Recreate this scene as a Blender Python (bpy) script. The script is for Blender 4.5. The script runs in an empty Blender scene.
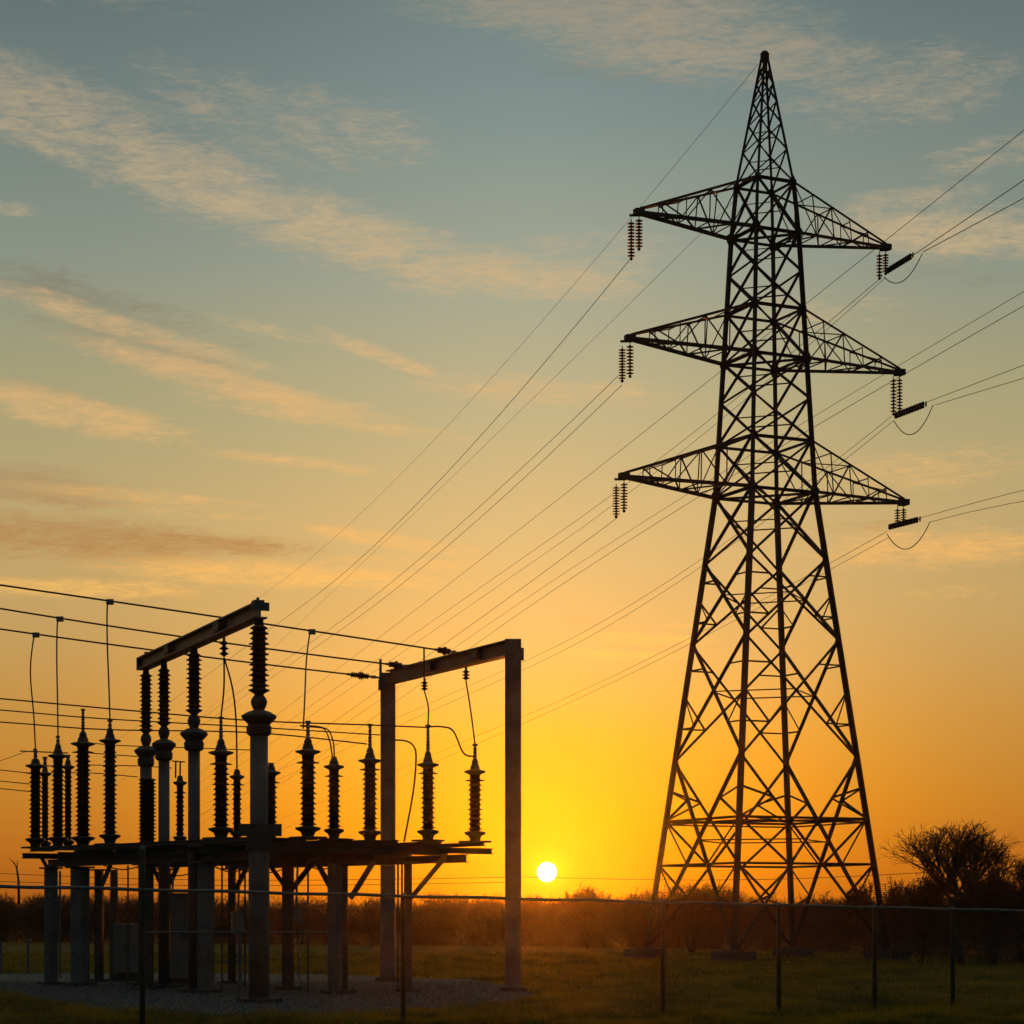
import bpy, math, random
import numpy as np
from mathutils import Vector, Matrix
S = bpy.context.scene
COL = S.collection
R = math.radians
random.seed(7); np.random.seed(7)

# ------------------------------------------------------------------ camera
F, HY, EYE = 2300.0, 915.0, 1.70          # focal length in pixels, horizon row, eye height
cam = bpy.data.cameras.new('camera'); camo = bpy.data.objects.new('camera', cam); COL.objects.link(camo)
camo.location = (0, 0, EYE); camo.rotation_euler = (R(90), 0, 0)
cam.sensor_width = 36; cam.lens = F / 1024 * 36; cam.shift_y = (HY - 512) / 1024
cam.clip_start = 0.5; cam.clip_end = 5000
S.camera = camo

# ------------------------------------------------------------------ sun, sky, exposure
SUN_AZ, SUN_EL = R(0.87), R(1.07)
sdir = Vector((math.sin(SUN_AZ) * math.cos(SUN_EL), math.cos(SUN_AZ) * math.cos(SUN_EL), math.sin(SUN_EL)))
sun = bpy.data.lights.new('sun', 'SUN'); suno = bpy.data.objects.new('sun', sun); COL.objects.link(suno)
sun.energy = 1.5; sun.angle = R(0.5); sun.color = (1.0, 0.21, 0.008)
suno.rotation_euler = sdir.to_track_quat('Z', 'Y').to_euler(); suno.location = (0, 20, 60)
S.view_settings.view_transform = 'Standard'; S.view_settings.look = 'None'
S.view_settings.exposure = 0; S.view_settings.gamma = 1
S.cycles.use_denoising = True
S.cycles.max_bounces = 6; S.cycles.volume_bounces = 0; S.cycles.transparent_max_bounces = 8

def lin(c):
    return tuple((v / 255 / 12.92 if v <= 10 else ((v / 255 + .055) / 1.055) ** 2.4) for v in c) + (1.0,)

W = bpy.data.worlds.new('World'); S.world = W; W.use_nodes = True
nt = W.node_tree; N = nt.nodes; Lk = nt.links
for n in list(N): N.remove(n)
def nd(t, **k):
    n = N.new(t)
    for a, b in k.items(): setattr(n, a, b)
    return n
def mth(op, a, b=None, c=None, clamp=False):
    n = nd('ShaderNodeMath', operation=op); n.use_clamp = clamp
    for i, v in enumerate((a, b, c)):
        if v is None: continue
        if isinstance(v, (int, float)): n.inputs[i].default_value = v
        else: Lk.new(v, n.inputs[i])
    return n.outputs[0]
def sock_in(n, i, v):
    if isinstance(v, (int, float, tuple)): n.inputs[i].default_value = v
    else: Lk.new(v, n.inputs[i])
def mixc(f, a, b, mode='MIX'):
    n = nd('ShaderNodeMix', data_type='RGBA', blend_type=mode)
    sock_in(n, 0, f); sock_in(n, 6, a); sock_in(n, 7, b)
    return n.outputs[2]
def maprange(v, a, b, c=0.0, d=1.0, smooth=True):
    n = nd('ShaderNodeMapRange', interpolation_type='SMOOTHSTEP' if smooth else 'LINEAR')
    Lk.new(v, n.inputs[0])
    for i, q in enumerate((a, b, c, d)): n.inputs[1 + i].default_value = q
    return n.outputs[0]
def ramp(v, stops):
    n = nd('ShaderNodeValToRGB'); Lk.new(v, n.inputs[0]); cr = n.color_ramp
    for i, (p, c) in enumerate(stops):
        e = cr.elements[i] if i < 2 else cr.elements.new(p)
        e.position = p; e.color = lin(c)
    return n.outputs[0]
tc = nd('ShaderNodeTexCoord'); dirv = tc.outputs['Generated']
sep = nd('ShaderNodeSeparateXYZ'); Lk.new(dirv, sep.inputs[0])
el = mth('MULTIPLY', mth('ARCSINE', sep.outputs[2]), 57.2958)
az = mth('MULTIPLY', mth('ARCTAN2', sep.outputs[0], sep.outputs[1]), 57.2958)
elc = mth('DIVIDE', el, 90.0, clamp=True)
def E(py): return max(0.0, (HY - py) * 0.02491) / 90.0
# elevation colours in the sun's azimuth and 13 degrees to its side
near = ramp(elc, [(0, (246, 128, 0)), (E(880), (246, 146, 0)), (E(820), (246, 162, 6)), (E(740), (243, 175, 46)), (E(660), (230, 184, 98)),
                  (E(560), (211, 180, 116)), (E(440), (183, 172, 127)), (E(300), (151, 161, 141)), (E(150), (117, 140, 138)), (E(0), (92, 119, 122)),
                  (0.5, (122, 132, 130)), (1, (138, 148, 146))])
side = ramp(elc, [(0, (158, 84, 20)), (E(870), (170, 98, 26)), (E(800), (176, 118, 40)), (E(720), (176, 132, 62)), (E(620), (178, 150, 94)),
                  (E(520), (174, 157, 108)), (E(400), (152, 152, 116)), (E(280), (124, 139, 127)), (E(140), (100, 120, 119)), (E(0), (78, 100, 103)),
                  (0.5, (118, 128, 126)), (1, (138, 148, 146))])
daz = mth('ABSOLUTE', mth('SUBTRACT', az, 0.6))
fs = maprange(daz, -1.5, 12.5)
base = mixc(fs, near, side)
back = ramp(elc, [(0, (48, 54, 57)), (0.1, (52, 62, 66)), (0.5, (80, 90, 92)), (1, (138, 148, 146))])
base = mixc(maprange(daz, 16.0, 90.0), base, back)
# ---- clouds, laid out in azimuth / elevation
comb = nd('ShaderNodeCombineXYZ'); Lk.new(az, comb.inputs[0]); Lk.new(el, comb.inputs[1])
def cmap(rot, sx, sy, dz=0):
    m = nd('ShaderNodeMapping', vector_type='POINT'); Lk.new(comb.outputs[0], m.inputs[0])
    m.inputs['Rotation'].default_value = (0, 0, R(rot)); m.inputs['Scale'].default_value = (sx, sy, 1); m.inputs['Location'].default_value = (dz, dz * 2, dz)
    return m.outputs[0]
def noise(vec, sc, det, rough=0.55, dist=0.0):
    n = nd('ShaderNodeTexNoise'); Lk.new(vec, n.inputs['Vector']); n.inputs['Scale'].default_value = sc
    n.inputs['Detail'].default_value = det; n.inputs['Roughness'].default_value = rough; n.inputs['Distortion'].default_value = dist
    return n.outputs[0]
n1 = noise(cmap(14, 0.45, 1.5), 1.0, 10, 0.68, 1.2)
n2 = noise(cmap(12, 0.9, 4.6, 5), 1.0, 8, 0.7, 1.3)
n3 = noise(cmap(8, 3.0, 14.0, 9), 1.0, 6, 0.7, 1.0)
tex = mth('ADD', mth('MULTIPLY', n1, 0.78), mth('ADD', mth('MULTIPLY', n2, 0.80), mth('MULTIPLY', n3, 0.50)))
tex = mth('SUBTRACT', tex, 0.54)
def blobs(lst):
    tot = None
    for (px, py, a, b, rot, amp) in lst:
        m = nd('ShaderNodeMapping', vector_type='TEXTURE'); Lk.new(comb.outputs[0], m.inputs[0])
        m.inputs['Location'].default_value = ((px - 512) * 0.02491, (HY - py) * 0.02491, 0)
        m.inputs['Rotation'].default_value = (0, 0, R(-rot)); m.inputs['Scale'].default_value = (a * 0.02491, b * 0.02491, 1)
        g = nd('ShaderNodeTexGradient', gradient_type='SPHERICAL'); Lk.new(m.outputs[0], g.inputs[0])
        v = mth('MULTIPLY', maprange(g.outputs[1], 0.0, 0.8), amp)
        tot = v if tot is None else mth('MAXIMUM', tot, v)
    return tot
light_mask = blobs([
    (30, 150, 250, 66, 12, .85), (200, 212, 240, 58, 16, .9), (340, 250, 210, 50, 12, .9), (490, 290, 240, 38, 4, .9), (340, 160, 150, 60, 8, .6), (250, 150, 200, 60, 16, .5), (600, 275, 150, 40, 0, .5),
    (50, 180, 150, 26, 24, .8), (12, 243, 60, 12, 6, .6), (150, 212, 110, 26, 18, .6),
    (600, 50, 340, 62, 6, 1.0), (720, 92, 260, 46, 4, .9), (470, 40, 190, 50, 4, .7), (900, 130, 190, 60, -4, .6), (100, 45, 200, 36, 2, .45),
    (950, 262, 210, 42, 4, .9), (880, 235, 150, 24, -6, .6), (1000, 190, 150, 26, -8, .6),
    (120, 345, 260, 20, 14, .8), (230, 395, 270, 24, 13, 1.0), (60, 425, 200, 28, 10, .95), (330, 428, 230, 14, 8, .85), (385, 368, 130, 13, 19, .85),
    (270, 345, 100, 12, 10, .6), (540, 400, 220, 28, 3, .7), (300, 470, 170, 11, 5, .7), (130, 505, 200, 12, 3, .7),
    (280, 578, 280, 22, 2, .9), (390, 545, 140, 15, 8, .85), (80, 596, 200, 16, 0, .85), (410, 566, 150, 11, 2, .7), (200, 520, 150, 10, 3, .5),
    (640, 640, 120, 9, 2, .8), (600, 655, 140, 7, 2, .8), (690, 628, 60, 5, 2, .55), (930, 555, 200, 36, -2, .8), (960, 600, 110, 12, 0, .45), (930, 480, 180, 34, -4, .6),
    (800, 330, 200, 40, -3, .35), (440, 650, 90, 9, -4, .45)])
dark_mask = blobs([(40, 545, 320, 36, 3, 1.0), (200, 550, 200, 18, 2, .9), (30, 498, 190, 34, 6, .85), (40, 312, 320, 34, 13, .85), (160, 375, 240, 26, 15, .75),
                   (140, 355, 200, 22, 18, .8), (30, 412, 160, 20, 8, .6), (870, 535, 120, 10, 0, .5), (640, 110, 220, 16, 4, .4), (960, 305, 160, 16, 4, .35), (120, 160, 220, 26, 16, .3)])
def dens(mask, lo, hi):
    return mth('MULTIPLY', maprange(mth('ADD', mth('MULTIPLY', mask, 0.50), tex), lo, hi), maprange(mask, 0.0, 0.35))
dl = dens(light_mask, 0.56, 1.24)
dd = dens(dark_mask, 0.56, 1.16)
ccol = ramp(elc, [(0, (255, 178, 62)), (E(640), (250, 196, 92)), (E(560), (236, 178, 98)), (E(400), (212, 174, 118)), (E(240), (190, 168, 130)), (E(60), (156, 146, 124)), (0.35, (100, 100, 100))])
dcol = ramp(elc, [(0, (190, 120, 50)), (E(545), (164, 126, 78)), (E(480), (158, 138, 100)), (E(330), (122, 126, 108)), (E(100), (112, 118, 110))])
sky = mixc(mth('MULTIPLY', dd, 1.0), base, dcol)
sky = mixc(mth('MULTIPLY', dl, 0.88), sky, ccol)
# ---- the sun: disc and aureole
sv = nd('ShaderNodeCombineXYZ'); 
for i in range(3): sv.inputs[i].default_value = sdir[i]
dist = nd('ShaderNodeVectorMath', operation='DISTANCE'); Lk.new(dirv, dist.inputs[0]); Lk.new(sv.outputs[0], dist.inputs[1])
dsun = mth('MULTIPLY', dist.outputs['Value'], 57.2958)
def gauss(w, amp): return mth('MULTIPLY', mth('EXPONENT', mth('MULTIPLY', mth('POWER', mth('DIVIDE', dsun, w), 2.0), -1.0)), amp)
glow = mth('ADD', gauss(0.5, 0.5), gauss(2.2, 0.05))
sky = mixc(1.0, sky, mixc(glow, (0, 0, 0, 1), (1.0, 0.45, 0.01, 1)), 'ADD')
disc = maprange(dsun, 0.262, 0.205)
sky = mixc(disc, sky, (9.0, 7.5, 4.5, 1))
# ---- physical sky, faint, for the light from overhead and behind
st = nd('ShaderNodeTexSky', sky_type='NISHITA'); st.sun_disc = False; st.sun_elevation = SUN_EL; st.sun_rotation = SUN_AZ
st.dust_density = 3.0; st.air_density = 1.2
bg1 = nd('ShaderNodeBackground'); Lk.new(sky, bg1.inputs[0]); bg1.inputs[1].default_value = 1.0
bg2 = nd('ShaderNodeBackground'); Lk.new(st.outputs[0], bg2.inputs[0]); bg2.inputs[1].default_value = 0.02
add = nd('ShaderNodeAddShader'); Lk.new(bg1.outputs[0], add.inputs[0]); Lk.new(bg2.outputs[0], add.inputs[1])
wo = nd('ShaderNodeOutputWorld'); Lk.new(add.outputs[0], wo.inputs[0])

# ------------------------------------------------------------------ materials
def material(name, col, rough=0.6, metal=0.0, var=0.25, scale=3.0, bump=0.0, bscale=40.0, col2=None, coords='Object', sub=0.0, spec=0.4):
    m = bpy.data.materials.new(name); m.use_nodes = True; t = m.node_tree; b = t.nodes['Principled BSDF']
    b.inputs['Roughness'].default_value = rough; b.inputs['Metallic'].default_value = metal
    b.inputs['Specular IOR Level'].default_value = spec
    co = t.nodes.new('ShaderNodeTexCoord')
    nz = t.nodes.new('ShaderNodeTexNoise'); nz.inputs['Scale'].default_value = scale; nz.inputs['Detail'].default_value = 8; nz.inputs['Roughness'].default_value = .65
    t.links.new(co.outputs[coords], nz.inputs['Vector'])
    cr = t.nodes.new('ShaderNodeValToRGB'); cr.color_ramp.elements[0].position = .32; cr.color_ramp.elements[1].position = .68
    c2 = col2 or tuple(v * (1 + var) for v in col)
    cr.color_ramp.elements[0].color = tuple(v * (1 - var) for v in col) + (1,)
    cr.color_ramp.elements[1].color = tuple(c2) + (1,)
    t.links.new(nz.outputs[0], cr.inputs[0]); t.links.new(cr.outputs[0], b.inputs['Base Color'])
    if bump:
        n2 = t.nodes.new('ShaderNodeTexNoise'); n2.inputs['Scale'].default_value = bscale; n2.inputs['Detail'].default_value = 4
        t.links.new(co.outputs[coords], n2.inputs['Vector'])
        bp = t.nodes.new('ShaderNodeBump'); bp.inputs['Strength'].default_value = bump; bp.inputs['Distance'].default_value = .02
        t.links.new(n2.outputs[0], bp.inputs['Height']); t.links.new(bp.outputs[0], b.inputs['Normal'])
    return m
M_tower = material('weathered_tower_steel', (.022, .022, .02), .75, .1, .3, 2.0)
M_steel = material('galvanised_steel', (.085, .09, .092), .55, .35, .3, 1.6, .15, 60)
M_dark = material('dark_painted_steel', (.06, .06, .058), .6, .2, .35, 2.5, .15, 50)
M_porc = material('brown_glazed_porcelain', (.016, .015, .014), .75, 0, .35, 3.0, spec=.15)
M_metal = material('cast_aluminium_fitting', (.16, .15, .14), .45, .6, .25, 6.0)
M_wire = material('stranded_conductor', (.035, .032, .03), .6, .3, .2, 2.0)
M_conc = material('concrete', (.065, .065, .058), .9, 0, .25, 2.2, .5, 30)
M_post = material('concrete_post', (.112, .126, .128), .85, 0, .38, 1.9, .6, 30)
M_cab = material('grey_cabinet_paint', (.2, .235, .235), .5, .1, .18, 2.0)
M_fence = material('galvanised_fence_wire', (.10, .115, .12), .55, .3, .2, 5.0)
M_bark = material('grey_brown_bark', (.075, .05, .032), .9, 0, .35, 6.0)
M_twig = material('winter_twigs', (.085, .05, .028), .9, 0, .45, 1.2)
M_leaf = material('dry_leaves', (.07, .042, .018), .85, 0, .5, .8)

# ------------------------------------------------------------------ mesh building
class MB:
    def __init__(s): s.v = []; s.f = []
    def add(s, vs, fs):
        o = len(s.v); s.v += [tuple(v) for v in vs]; s.f += [tuple(o + i for i in f) for f in fs]
    def extrude(s, a, b, prof, up=(0, 0, 1), roll=0.0):
        a, b = Vector(a), Vector(b); d = (b - a).normalized(); u = Vector(up)
        if abs(d.dot(u)) > .98: u = Vector((0, 1, 0))
        x = d.cross(u).normalized(); y = x.cross(d).normalized()
        if roll: q = Matrix.Rotation(roll, 3, d); x = q @ x; y = q @ y
        n = len(prof); vs = [p + x * c[0] + y * c[1] for p in (a, b) for c in prof]
        fs = [(i, (i + 1) % n, n + (i + 1) % n, n + i) for i in range(n)] + [tuple(range(n - 1, -1, -1)), tuple(range(n, 2 * n))]
        s.add(vs, fs)
    def bar(s, a, b, w, h=None, up=(0, 0, 1)):
        h = h or w; s.extrude(a, b, [(-w / 2, -h / 2), (w / 2, -h / 2), (w / 2, h / 2), (-w / 2, h / 2)], up)
    def angle(s, a, b, w, t=None, up=(0, 0, 1), roll=0.0):          # L section
        t = t or max(.012, w * .16); k = w * .35
        s.extrude(a, b, [(-k, -k), (w - k, -k), (w - k, t - k), (t - k, t - k), (t - k, w - k), (-k, w - k)], up, roll)
    def ibeam(s, a, b, w, h, t=.018, up=(0, 0, 1)):
        W_, H_, q = w / 2, h / 2, t / 2
        s.extrude(a, b, [(-W_, -H_), (W_, -H_), (W_, -H_ + t), (q, -H_ + t), (q, H_ - t), (W_, H_ - t), (W_, H_), (-W_, H_), (-W_, H_ - t), (-q, H_ - t), (-q, -H_ + t), (-W_, -H_ + t)], up)
    def box(s, c, sz, rz=0.0):
        cx, cy, cz = c; hx, hy, hz = sz[0] / 2, sz[1] / 2, sz[2] / 2; co, si = math.cos(rz), math.sin(rz)
        vs = [(cx + x * co - y * si, cy + x * si + y * co, cz + z) for x in (-hx, hx) for y in (-hy, hy) for z in (-hz, hz)]
        s.add(vs, [(0, 1, 3, 2), (4, 6, 7, 5), (0, 4, 5, 1), (2, 3, 7, 6), (0, 2, 6, 4), (1, 5, 7, 3)])
    def tube(s, pts, r, n=6, r2=None):
        pts = [Vector(p) for p in pts]; m = len(pts); base_ = len(s.v); vs = []; fs = []
        up = Vector((0, 0, 1))
        for i, p in enumerate(pts):
            d = (pts[min(i + 1, m - 1)] - pts[max(i - 1, 0)]).normalized()
            u = up if abs(d.dot(up)) < .95 else Vector((0, 1, 0))
            x = d.cross(u).normalized(); y = x.cross(d)
            rr = r if r2 is None else r + (r2 - r) * i / (m - 1)
            for k in range(n):
                a = 2 * math.pi * k / n; vs.append(p + x * (rr * math.cos(a)) + y * (rr * math.sin(a)))
        for i in range(m - 1):
            for k in range(n): fs.append((i * n + k, i * n + (k + 1) % n, (i + 1) * n + (k + 1) % n, (i + 1) * n + k))
        fs += [tuple(range(n - 1, -1, -1)), tuple(range((m - 1) * n, m * n))]
        s.add(vs, fs)
    def lathe(s, a, prof, n=14, axis=None):                          # prof: (radius, distance along the axis)
        a = Vector(a); d = Vector(axis or (0, 0, 1)).normalized()
        u = Vector((0, 0, 1)) if abs(d.z) < .9 else Vector((1, 0, 0))
        x = d.cross(u).normalized(); y = d.cross(x)
        vs = []; m = len(prof)
        for (r, h) in prof:
            for k in range(n):
                t = 2 * math.pi * k / n; vs.append(a + d * h + x * (r * math.cos(t)) + y * (r * math.sin(t)))
        fs = [(i * n + k, i * n + (k + 1) % n, (i + 1) * n + (k + 1) % n, (i + 1) * n + k) for i in range(m - 1) for k in range(n)]
        fs += [tuple(range(n - 1, -1, -1)), tuple(range((m - 1) * n, m * n))]
        s.add(vs, fs)
    def build(s, name, mat, parent=None, smooth=False, origin=None):
        me = bpy.data.meshes.new(name)
        o0 = Vector(origin) if origin is not None else (Vector(parent.matrix_world.translation) if parent else Vector((0, 0, 0)))
        me.from_pydata([(v[0] - o0.x, v[1] - o0.y, v[2] - o0.z) for v in s.v], [], s.f)
        me.materials.append(mat)
        if smooth:
            me.polygons.foreach_set('use_smooth', [True] * len(me.polygons))
        ob = bpy.data.objects.new(name, me); COL.objects.link(ob)
        if parent is not None:
            ob.parent = parent
            po = WORLD[parent.name]; ob.location = o0 - po; WORLD[ob.name] = o0.copy()
        else: ob.location = o0; WORLD[ob.name] = o0.copy()
        return ob
WORLD = {}
def tag(o, label=None, cat=None, group=None, kind=None):
    if label: o['label'] = label
    if cat: o['category'] = cat
    if group: o['group'] = group
    if kind: o['kind'] = kind
    return o
def empty(name, loc, label, cat, group=None):
    o = bpy.data.objects.new(name, None); COL.objects.link(o); o.location = loc; o.empty_display_size = .3
    WORLD[o.name] = Vector(loc); return tag(o, label, cat, group)
def part(mb, name, mat, parent, smooth=False):
    return mb.build(name, mat, parent, smooth, origin=WORLD[parent.name])
def raw_mesh(name, verts, faces, mat, parent=None, loc=(0, 0, 0)):   # numpy triangles
    me = bpy.data.meshes.new(name); nv, nf = len(verts), len(faces)
    me.vertices.add(nv); me.vertices.foreach_set('co', verts.astype(np.float32).ravel())
    me.loops.add(nf * 3); me.loops.foreach_set('vertex_index', faces.astype(np.int32).ravel())
    me.polygons.add(nf); me.polygons.foreach_set('loop_start', np.arange(0, nf * 3, 3, dtype=np.int32))
    me.update(calc_edges=True); me.validate(); me.materials.append(mat)
    o = bpy.data.objects.new(name, me); COL.objects.link(o); o.location = loc
    if parent: o.parent = parent
    WORLD[o.name] = Vector(loc)
    return o
def P(px, py, Y): return Vector(((px - 512) * Y / F, Y, EYE + (HY - py) * Y / F))
def ZY(py, Y): return EYE + (HY - py) * Y / F

# ------------------------------------------------------------------ ground
def ground_mat():
    m = bpy.data.materials.new('winter_grass_ground'); m.use_nodes = True; t = m.node_tree; b = t.nodes['Principled BSDF']
    b.inputs['Roughness'].default_value = .95; b.inputs['Specular IOR Level'].default_value = .1
    co = t.nodes.new('ShaderNodeTexCoord')
    def nz(s, d=8):
        n = t.nodes.new('ShaderNodeTexNoise'); n.inputs['Scale'].default_value = s; n.inputs['Detail'].default_value = d; n.inputs['Roughness'].default_value = .65
        t.links.new(co.outputs['Object'], n.inputs['Vector']); return n.outputs[0]
    cr = t.nodes.new('ShaderNodeValToRGB'); t.links.new(nz(.25), cr.inputs[0])
    cr.color_ramp.elements[0].position = .35; cr.color_ramp.elements[0].color = (.09, .08, .006, 1)
    cr.color_ramp.elements[1].position = .68; cr.color_ramp.elements[1].color = (.2, .13, .014, 1)
    cr2 = t.nodes.new('ShaderNodeValToRGB'); t.links.new(nz(9), cr2.inputs[0])
    cr2.color_ramp.elements[0].position = .3; cr2.color_ramp.elements[0].color = (.45, .45, .45, 1)
    cr2.color_ramp.elements[1].position = .7; cr2.color_ramp.elements[1].color = (1.3, 1.3, 1.3, 1)
    mx = t.nodes.new('ShaderNodeMix'); mx.data_type = 'RGBA'; mx.blend_type = 'MULTIPLY'; mx.inputs[0].default_value = 1
    t.links.new(cr.outputs[0], mx.inputs[6]); t.links.new(cr2.outputs[0], mx.inputs[7]); t.links.new(mx.outputs[2], b.inputs['Base Color'])
    bp = t.nodes.new('ShaderNodeBump'); bp.inputs['Strength'].default_value = 1; bp.inputs['Distance'].default_value = .12
    t.links.new(nz(6, 10), bp.inputs['Height']); t.links.new(bp.outputs[0], b.inputs['Normal'])
    return m
M_ground = ground_mat()
g = MB(); nx, ny = 60, 90
xs = np.linspace(-330, 330, nx); ys = np.concatenate([np.linspace(-150, 30, 12), np.linspace(36, 160, 60), np.linspace(175, 480, 18)])
def gz(x, y):                              # the field drops a little behind the yard
    t = min(1.0, max(0.0, (y - 66) / 22)); return -.30 * t * t * (3 - 2 * t)
for y in ys:
    for x in xs: g.v.append((x, y, gz(x, y)))
for j in range(len(ys) - 1):
    for i in range(nx - 1):
        a = j * nx + i; g.f.append((a, a + 1, a + nx + 1, a + nx))
tag(g.build('ground', M_ground, origin=(0, 0, 0)), kind='structure')

# gravel yard under the switchgear
def ground_pt(px, py): Y = EYE * F / (py - HY); return ((px - 512) * Y / F, Y)
outline_px = [(-260, 974), (-60, 973), (150, 973), (330, 975), (470, 980), (515, 987), (535, 996), (505, 1004), (420, 1010), (320, 1015), (230, 1017), (160, 1015), (90, 1007), (30, 998), (0, 994), (-90, 986), (-260, 982)]
out = [ground_pt(*p) for p in outline_px]
dense = []
for i in range(len(out)):
    a, b = out[i], out[(i + 1) % len(out)]; k = max(2, int(math.dist(a, b) / .25))
    for j in range(k):
        t = j / k; gx, gy = a[0] + (b[0] - a[0]) * t, a[1] + (b[1] - a[1]) * t
        dense.append((gx + random.uniform(-.12, .12), gy + random.uniform(-.25, .25) + .55 * math.sin(gx * 1.9) * math.sin(gx * .83 + 1)))
def gravel_mat():
    m = bpy.data.materials.new('grey_gravel'); m.use_nodes = True; t = m.node_tree; b = t.nodes['Principled BSDF']
    b.inputs['Roughness'].default_value = .9; co = t.nodes.new('ShaderNodeTexCoord')
    v = t.nodes.new('ShaderNodeTexVoronoi'); v.inputs['Scale'].default_value = 18; t.links.new(co.outputs['Object'], v.inputs['Vector'])
    cr = t.nodes.new('ShaderNodeValToRGB'); sp = t.nodes.new('ShaderNodeSeparateColor'); t.links.new(v.outputs['Color'], sp.inputs[0]); t.links.new(sp.outputs[0], cr.inputs[0])
    cr.color_ramp.elements[0].color = (.03, .03, .027, 1); cr.color_ramp.elements[1].color = (.13, .125, .115, 1)
    t.links.new(cr.outputs[0], b.inputs['Base Color'])
    bp = t.nodes.new('ShaderNodeBump'); bp.inputs['Strength'].default_value = 1; bp.inputs['Distance'].default_value = .04; bp.invert = True
    t.links.new(v.outputs['Distance'], bp.inputs['Height']); t.links.new(bp.outputs[0], b.inputs['Normal'])
    return m
M_gravel = gravel_mat()
gm = MB(); gm.add([(x, y, .008) for x, y in dense], [tuple(range(len(dense)))])
tag(gm.build('gravel_yard', M_gravel, origin=(0, 0, 0)), kind='structure')
dn = np.array(dense)
def inside(x, y):
    xi, yi = dn[:, 0], dn[:, 1]; xj, yj = np.roll(xi, 1), np.roll(yi, 1)
    c = ((yi > y) != (yj > y)) & (x < (xj - xi) * (y - yi) / (yj - yi + 1e-12) + xi)
    return bool(c.sum() % 2)
# loose stones
sv_, sf_ = [], []
cnt = 0
while cnt < 16000:
    Y = random.uniform(38.5, 58); k = random.uniform(-.24, .03); x = k * Y
    if not inside(x, Y): continue
    r = random.uniform(.018, .055); o = len(sv_); hz = r * random.uniform(.6, 1.2); a0 = random.random() * 6
    for j in range(4): sv_.append((x + r * math.cos(a0 + j * 1.57) * random.uniform(.7, 1.1), Y + r * math.sin(a0 + j * 1.57), .006))
    sv_.append((x + random.uniform(-.3, .3) * r, Y + random.uniform(-.3, .3) * r, .006 + hz))
    sf_ += [(o, o + 1, o + 4), (o + 1, o + 2, o + 4), (o + 2, o + 3, o + 4), (o + 3, o, o + 4)]; cnt += 1
M_stone = material('loose_stones', (.08, .077, .072), .9, 0, .85, 9.0)
tag(raw_mesh('gravel_stones', np.array(sv_), np.array(sf_), M_stone), 'loose grey stones strewn over the gravel yard under the switchgear', 'gravel', kind='stuff')

# grass
def make_grass():
    n = 210000
    V = np.empty((n * 3, 3)); keep = np.zeros(n, bool)
    rs = np.random.RandomState(3)
    u = rs.rand(n); Y = 35.5 + (118 - 35.5) * u ** 1.7
    kx = rs.uniform(-.245, .25, n); X = kx * Y
    # clump the tufts
    cl = np.sin(X * 2.1 + 1.3 * np.sin(Y * 1.7)) * np.sin(Y * 1.9 + np.sin(X * 1.3)) 
    h = rs.uniform(.03, .13, n) * (1 + .75 * cl) * (1 + (Y - 36) * .006); w = rs.uniform(.006, .013, n) * (1 + (Y - 36) * .02)
    tall = rs.rand(n) < .012; h[tall] *= 2.0
    for i in range(n):
        if Y[i] < 66 and X[i] < 2.5 and inside(X[i], Y[i]):
            keep[i] = rs.rand() < .012
        else: keep[i] = True
    a = rs.rand(n) * 6.283; ca, sa = np.cos(a), np.sin(a)
    lx, ly = rs.uniform(-.6, .6, n) * h, rs.uniform(-.6, .6, n) * h
    tt = np.clip((Y - 66) / 22, 0, 1); g0 = -.30 * tt * tt * (3 - 2 * tt)
    V[0::3] = np.c_[X - ca * w, Y - sa * w, g0]; V[1::3] = np.c_[X + ca * w, Y + sa * w, g0]; V[2::3] = np.c_[X + lx, Y + ly, h + g0]
    V = V.reshape(n, 3, 3)[keep].reshape(-1, 3); Fc = np.arange(len(V)).reshape(-1, 3)
    return V, Fc
def grass_mat():
    m = bpy.data.materials.new('grass_blades'); m.use_nodes = True; t = m.node_tree; b = t.nodes['Principled BSDF']; outn = t.nodes['Material Output']
    b.inputs['Roughness'].default_value = .8; co = t.nodes.new('ShaderNodeTexCoord')
    n = t.nodes.new('ShaderNodeTexNoise'); n.inputs['Scale'].default_value = 1.1; n.inputs['Detail'].default_value = 10; n.inputs['Roughness'].default_value = .75; mp = t.nodes.new('ShaderNodeMapping'); mp.inputs['Scale'].default_value = (.45, .3, 1); t.links.new(co.outputs['Object'], mp.inputs[0]); t.links.new(mp.outputs[0], n.inputs['Vector'])
    cr = t.nodes.new('ShaderNodeValToRGB'); t.links.new(n.outputs[0], cr.inputs[0])
    cr.color_ramp.elements[0].position = .40; cr.color_ramp.elements[0].color = (.06, .075, .006, 1)
    cr.color_ramp.elements[1].position = .58; cr.color_ramp.elements[1].color = (.34, .22, .014, 1)
    t.links.new(cr.outputs[0], b.inputs['Base Color'])
    tr = t.nodes.new('ShaderNodeBsdfTranslucent'); t.links.new(cr.outputs[0], tr.inputs[0])
    mx = t.nodes.new('ShaderNodeMixShader'); mx.inputs[0].default_value = .6
    t.links.new(b.outputs[0], mx.inputs[1]); t.links.new(tr.outputs[0], mx.inputs[2]); t.links.new(mx.outputs[0], outn.inputs[0])
    return m
Vg, Fg = make_grass()
tag(raw_mesh('grass', Vg, Fg, grass_mat()), 'short rough winter grass around the yard and tower', 'grass', kind='stuff')

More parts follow.
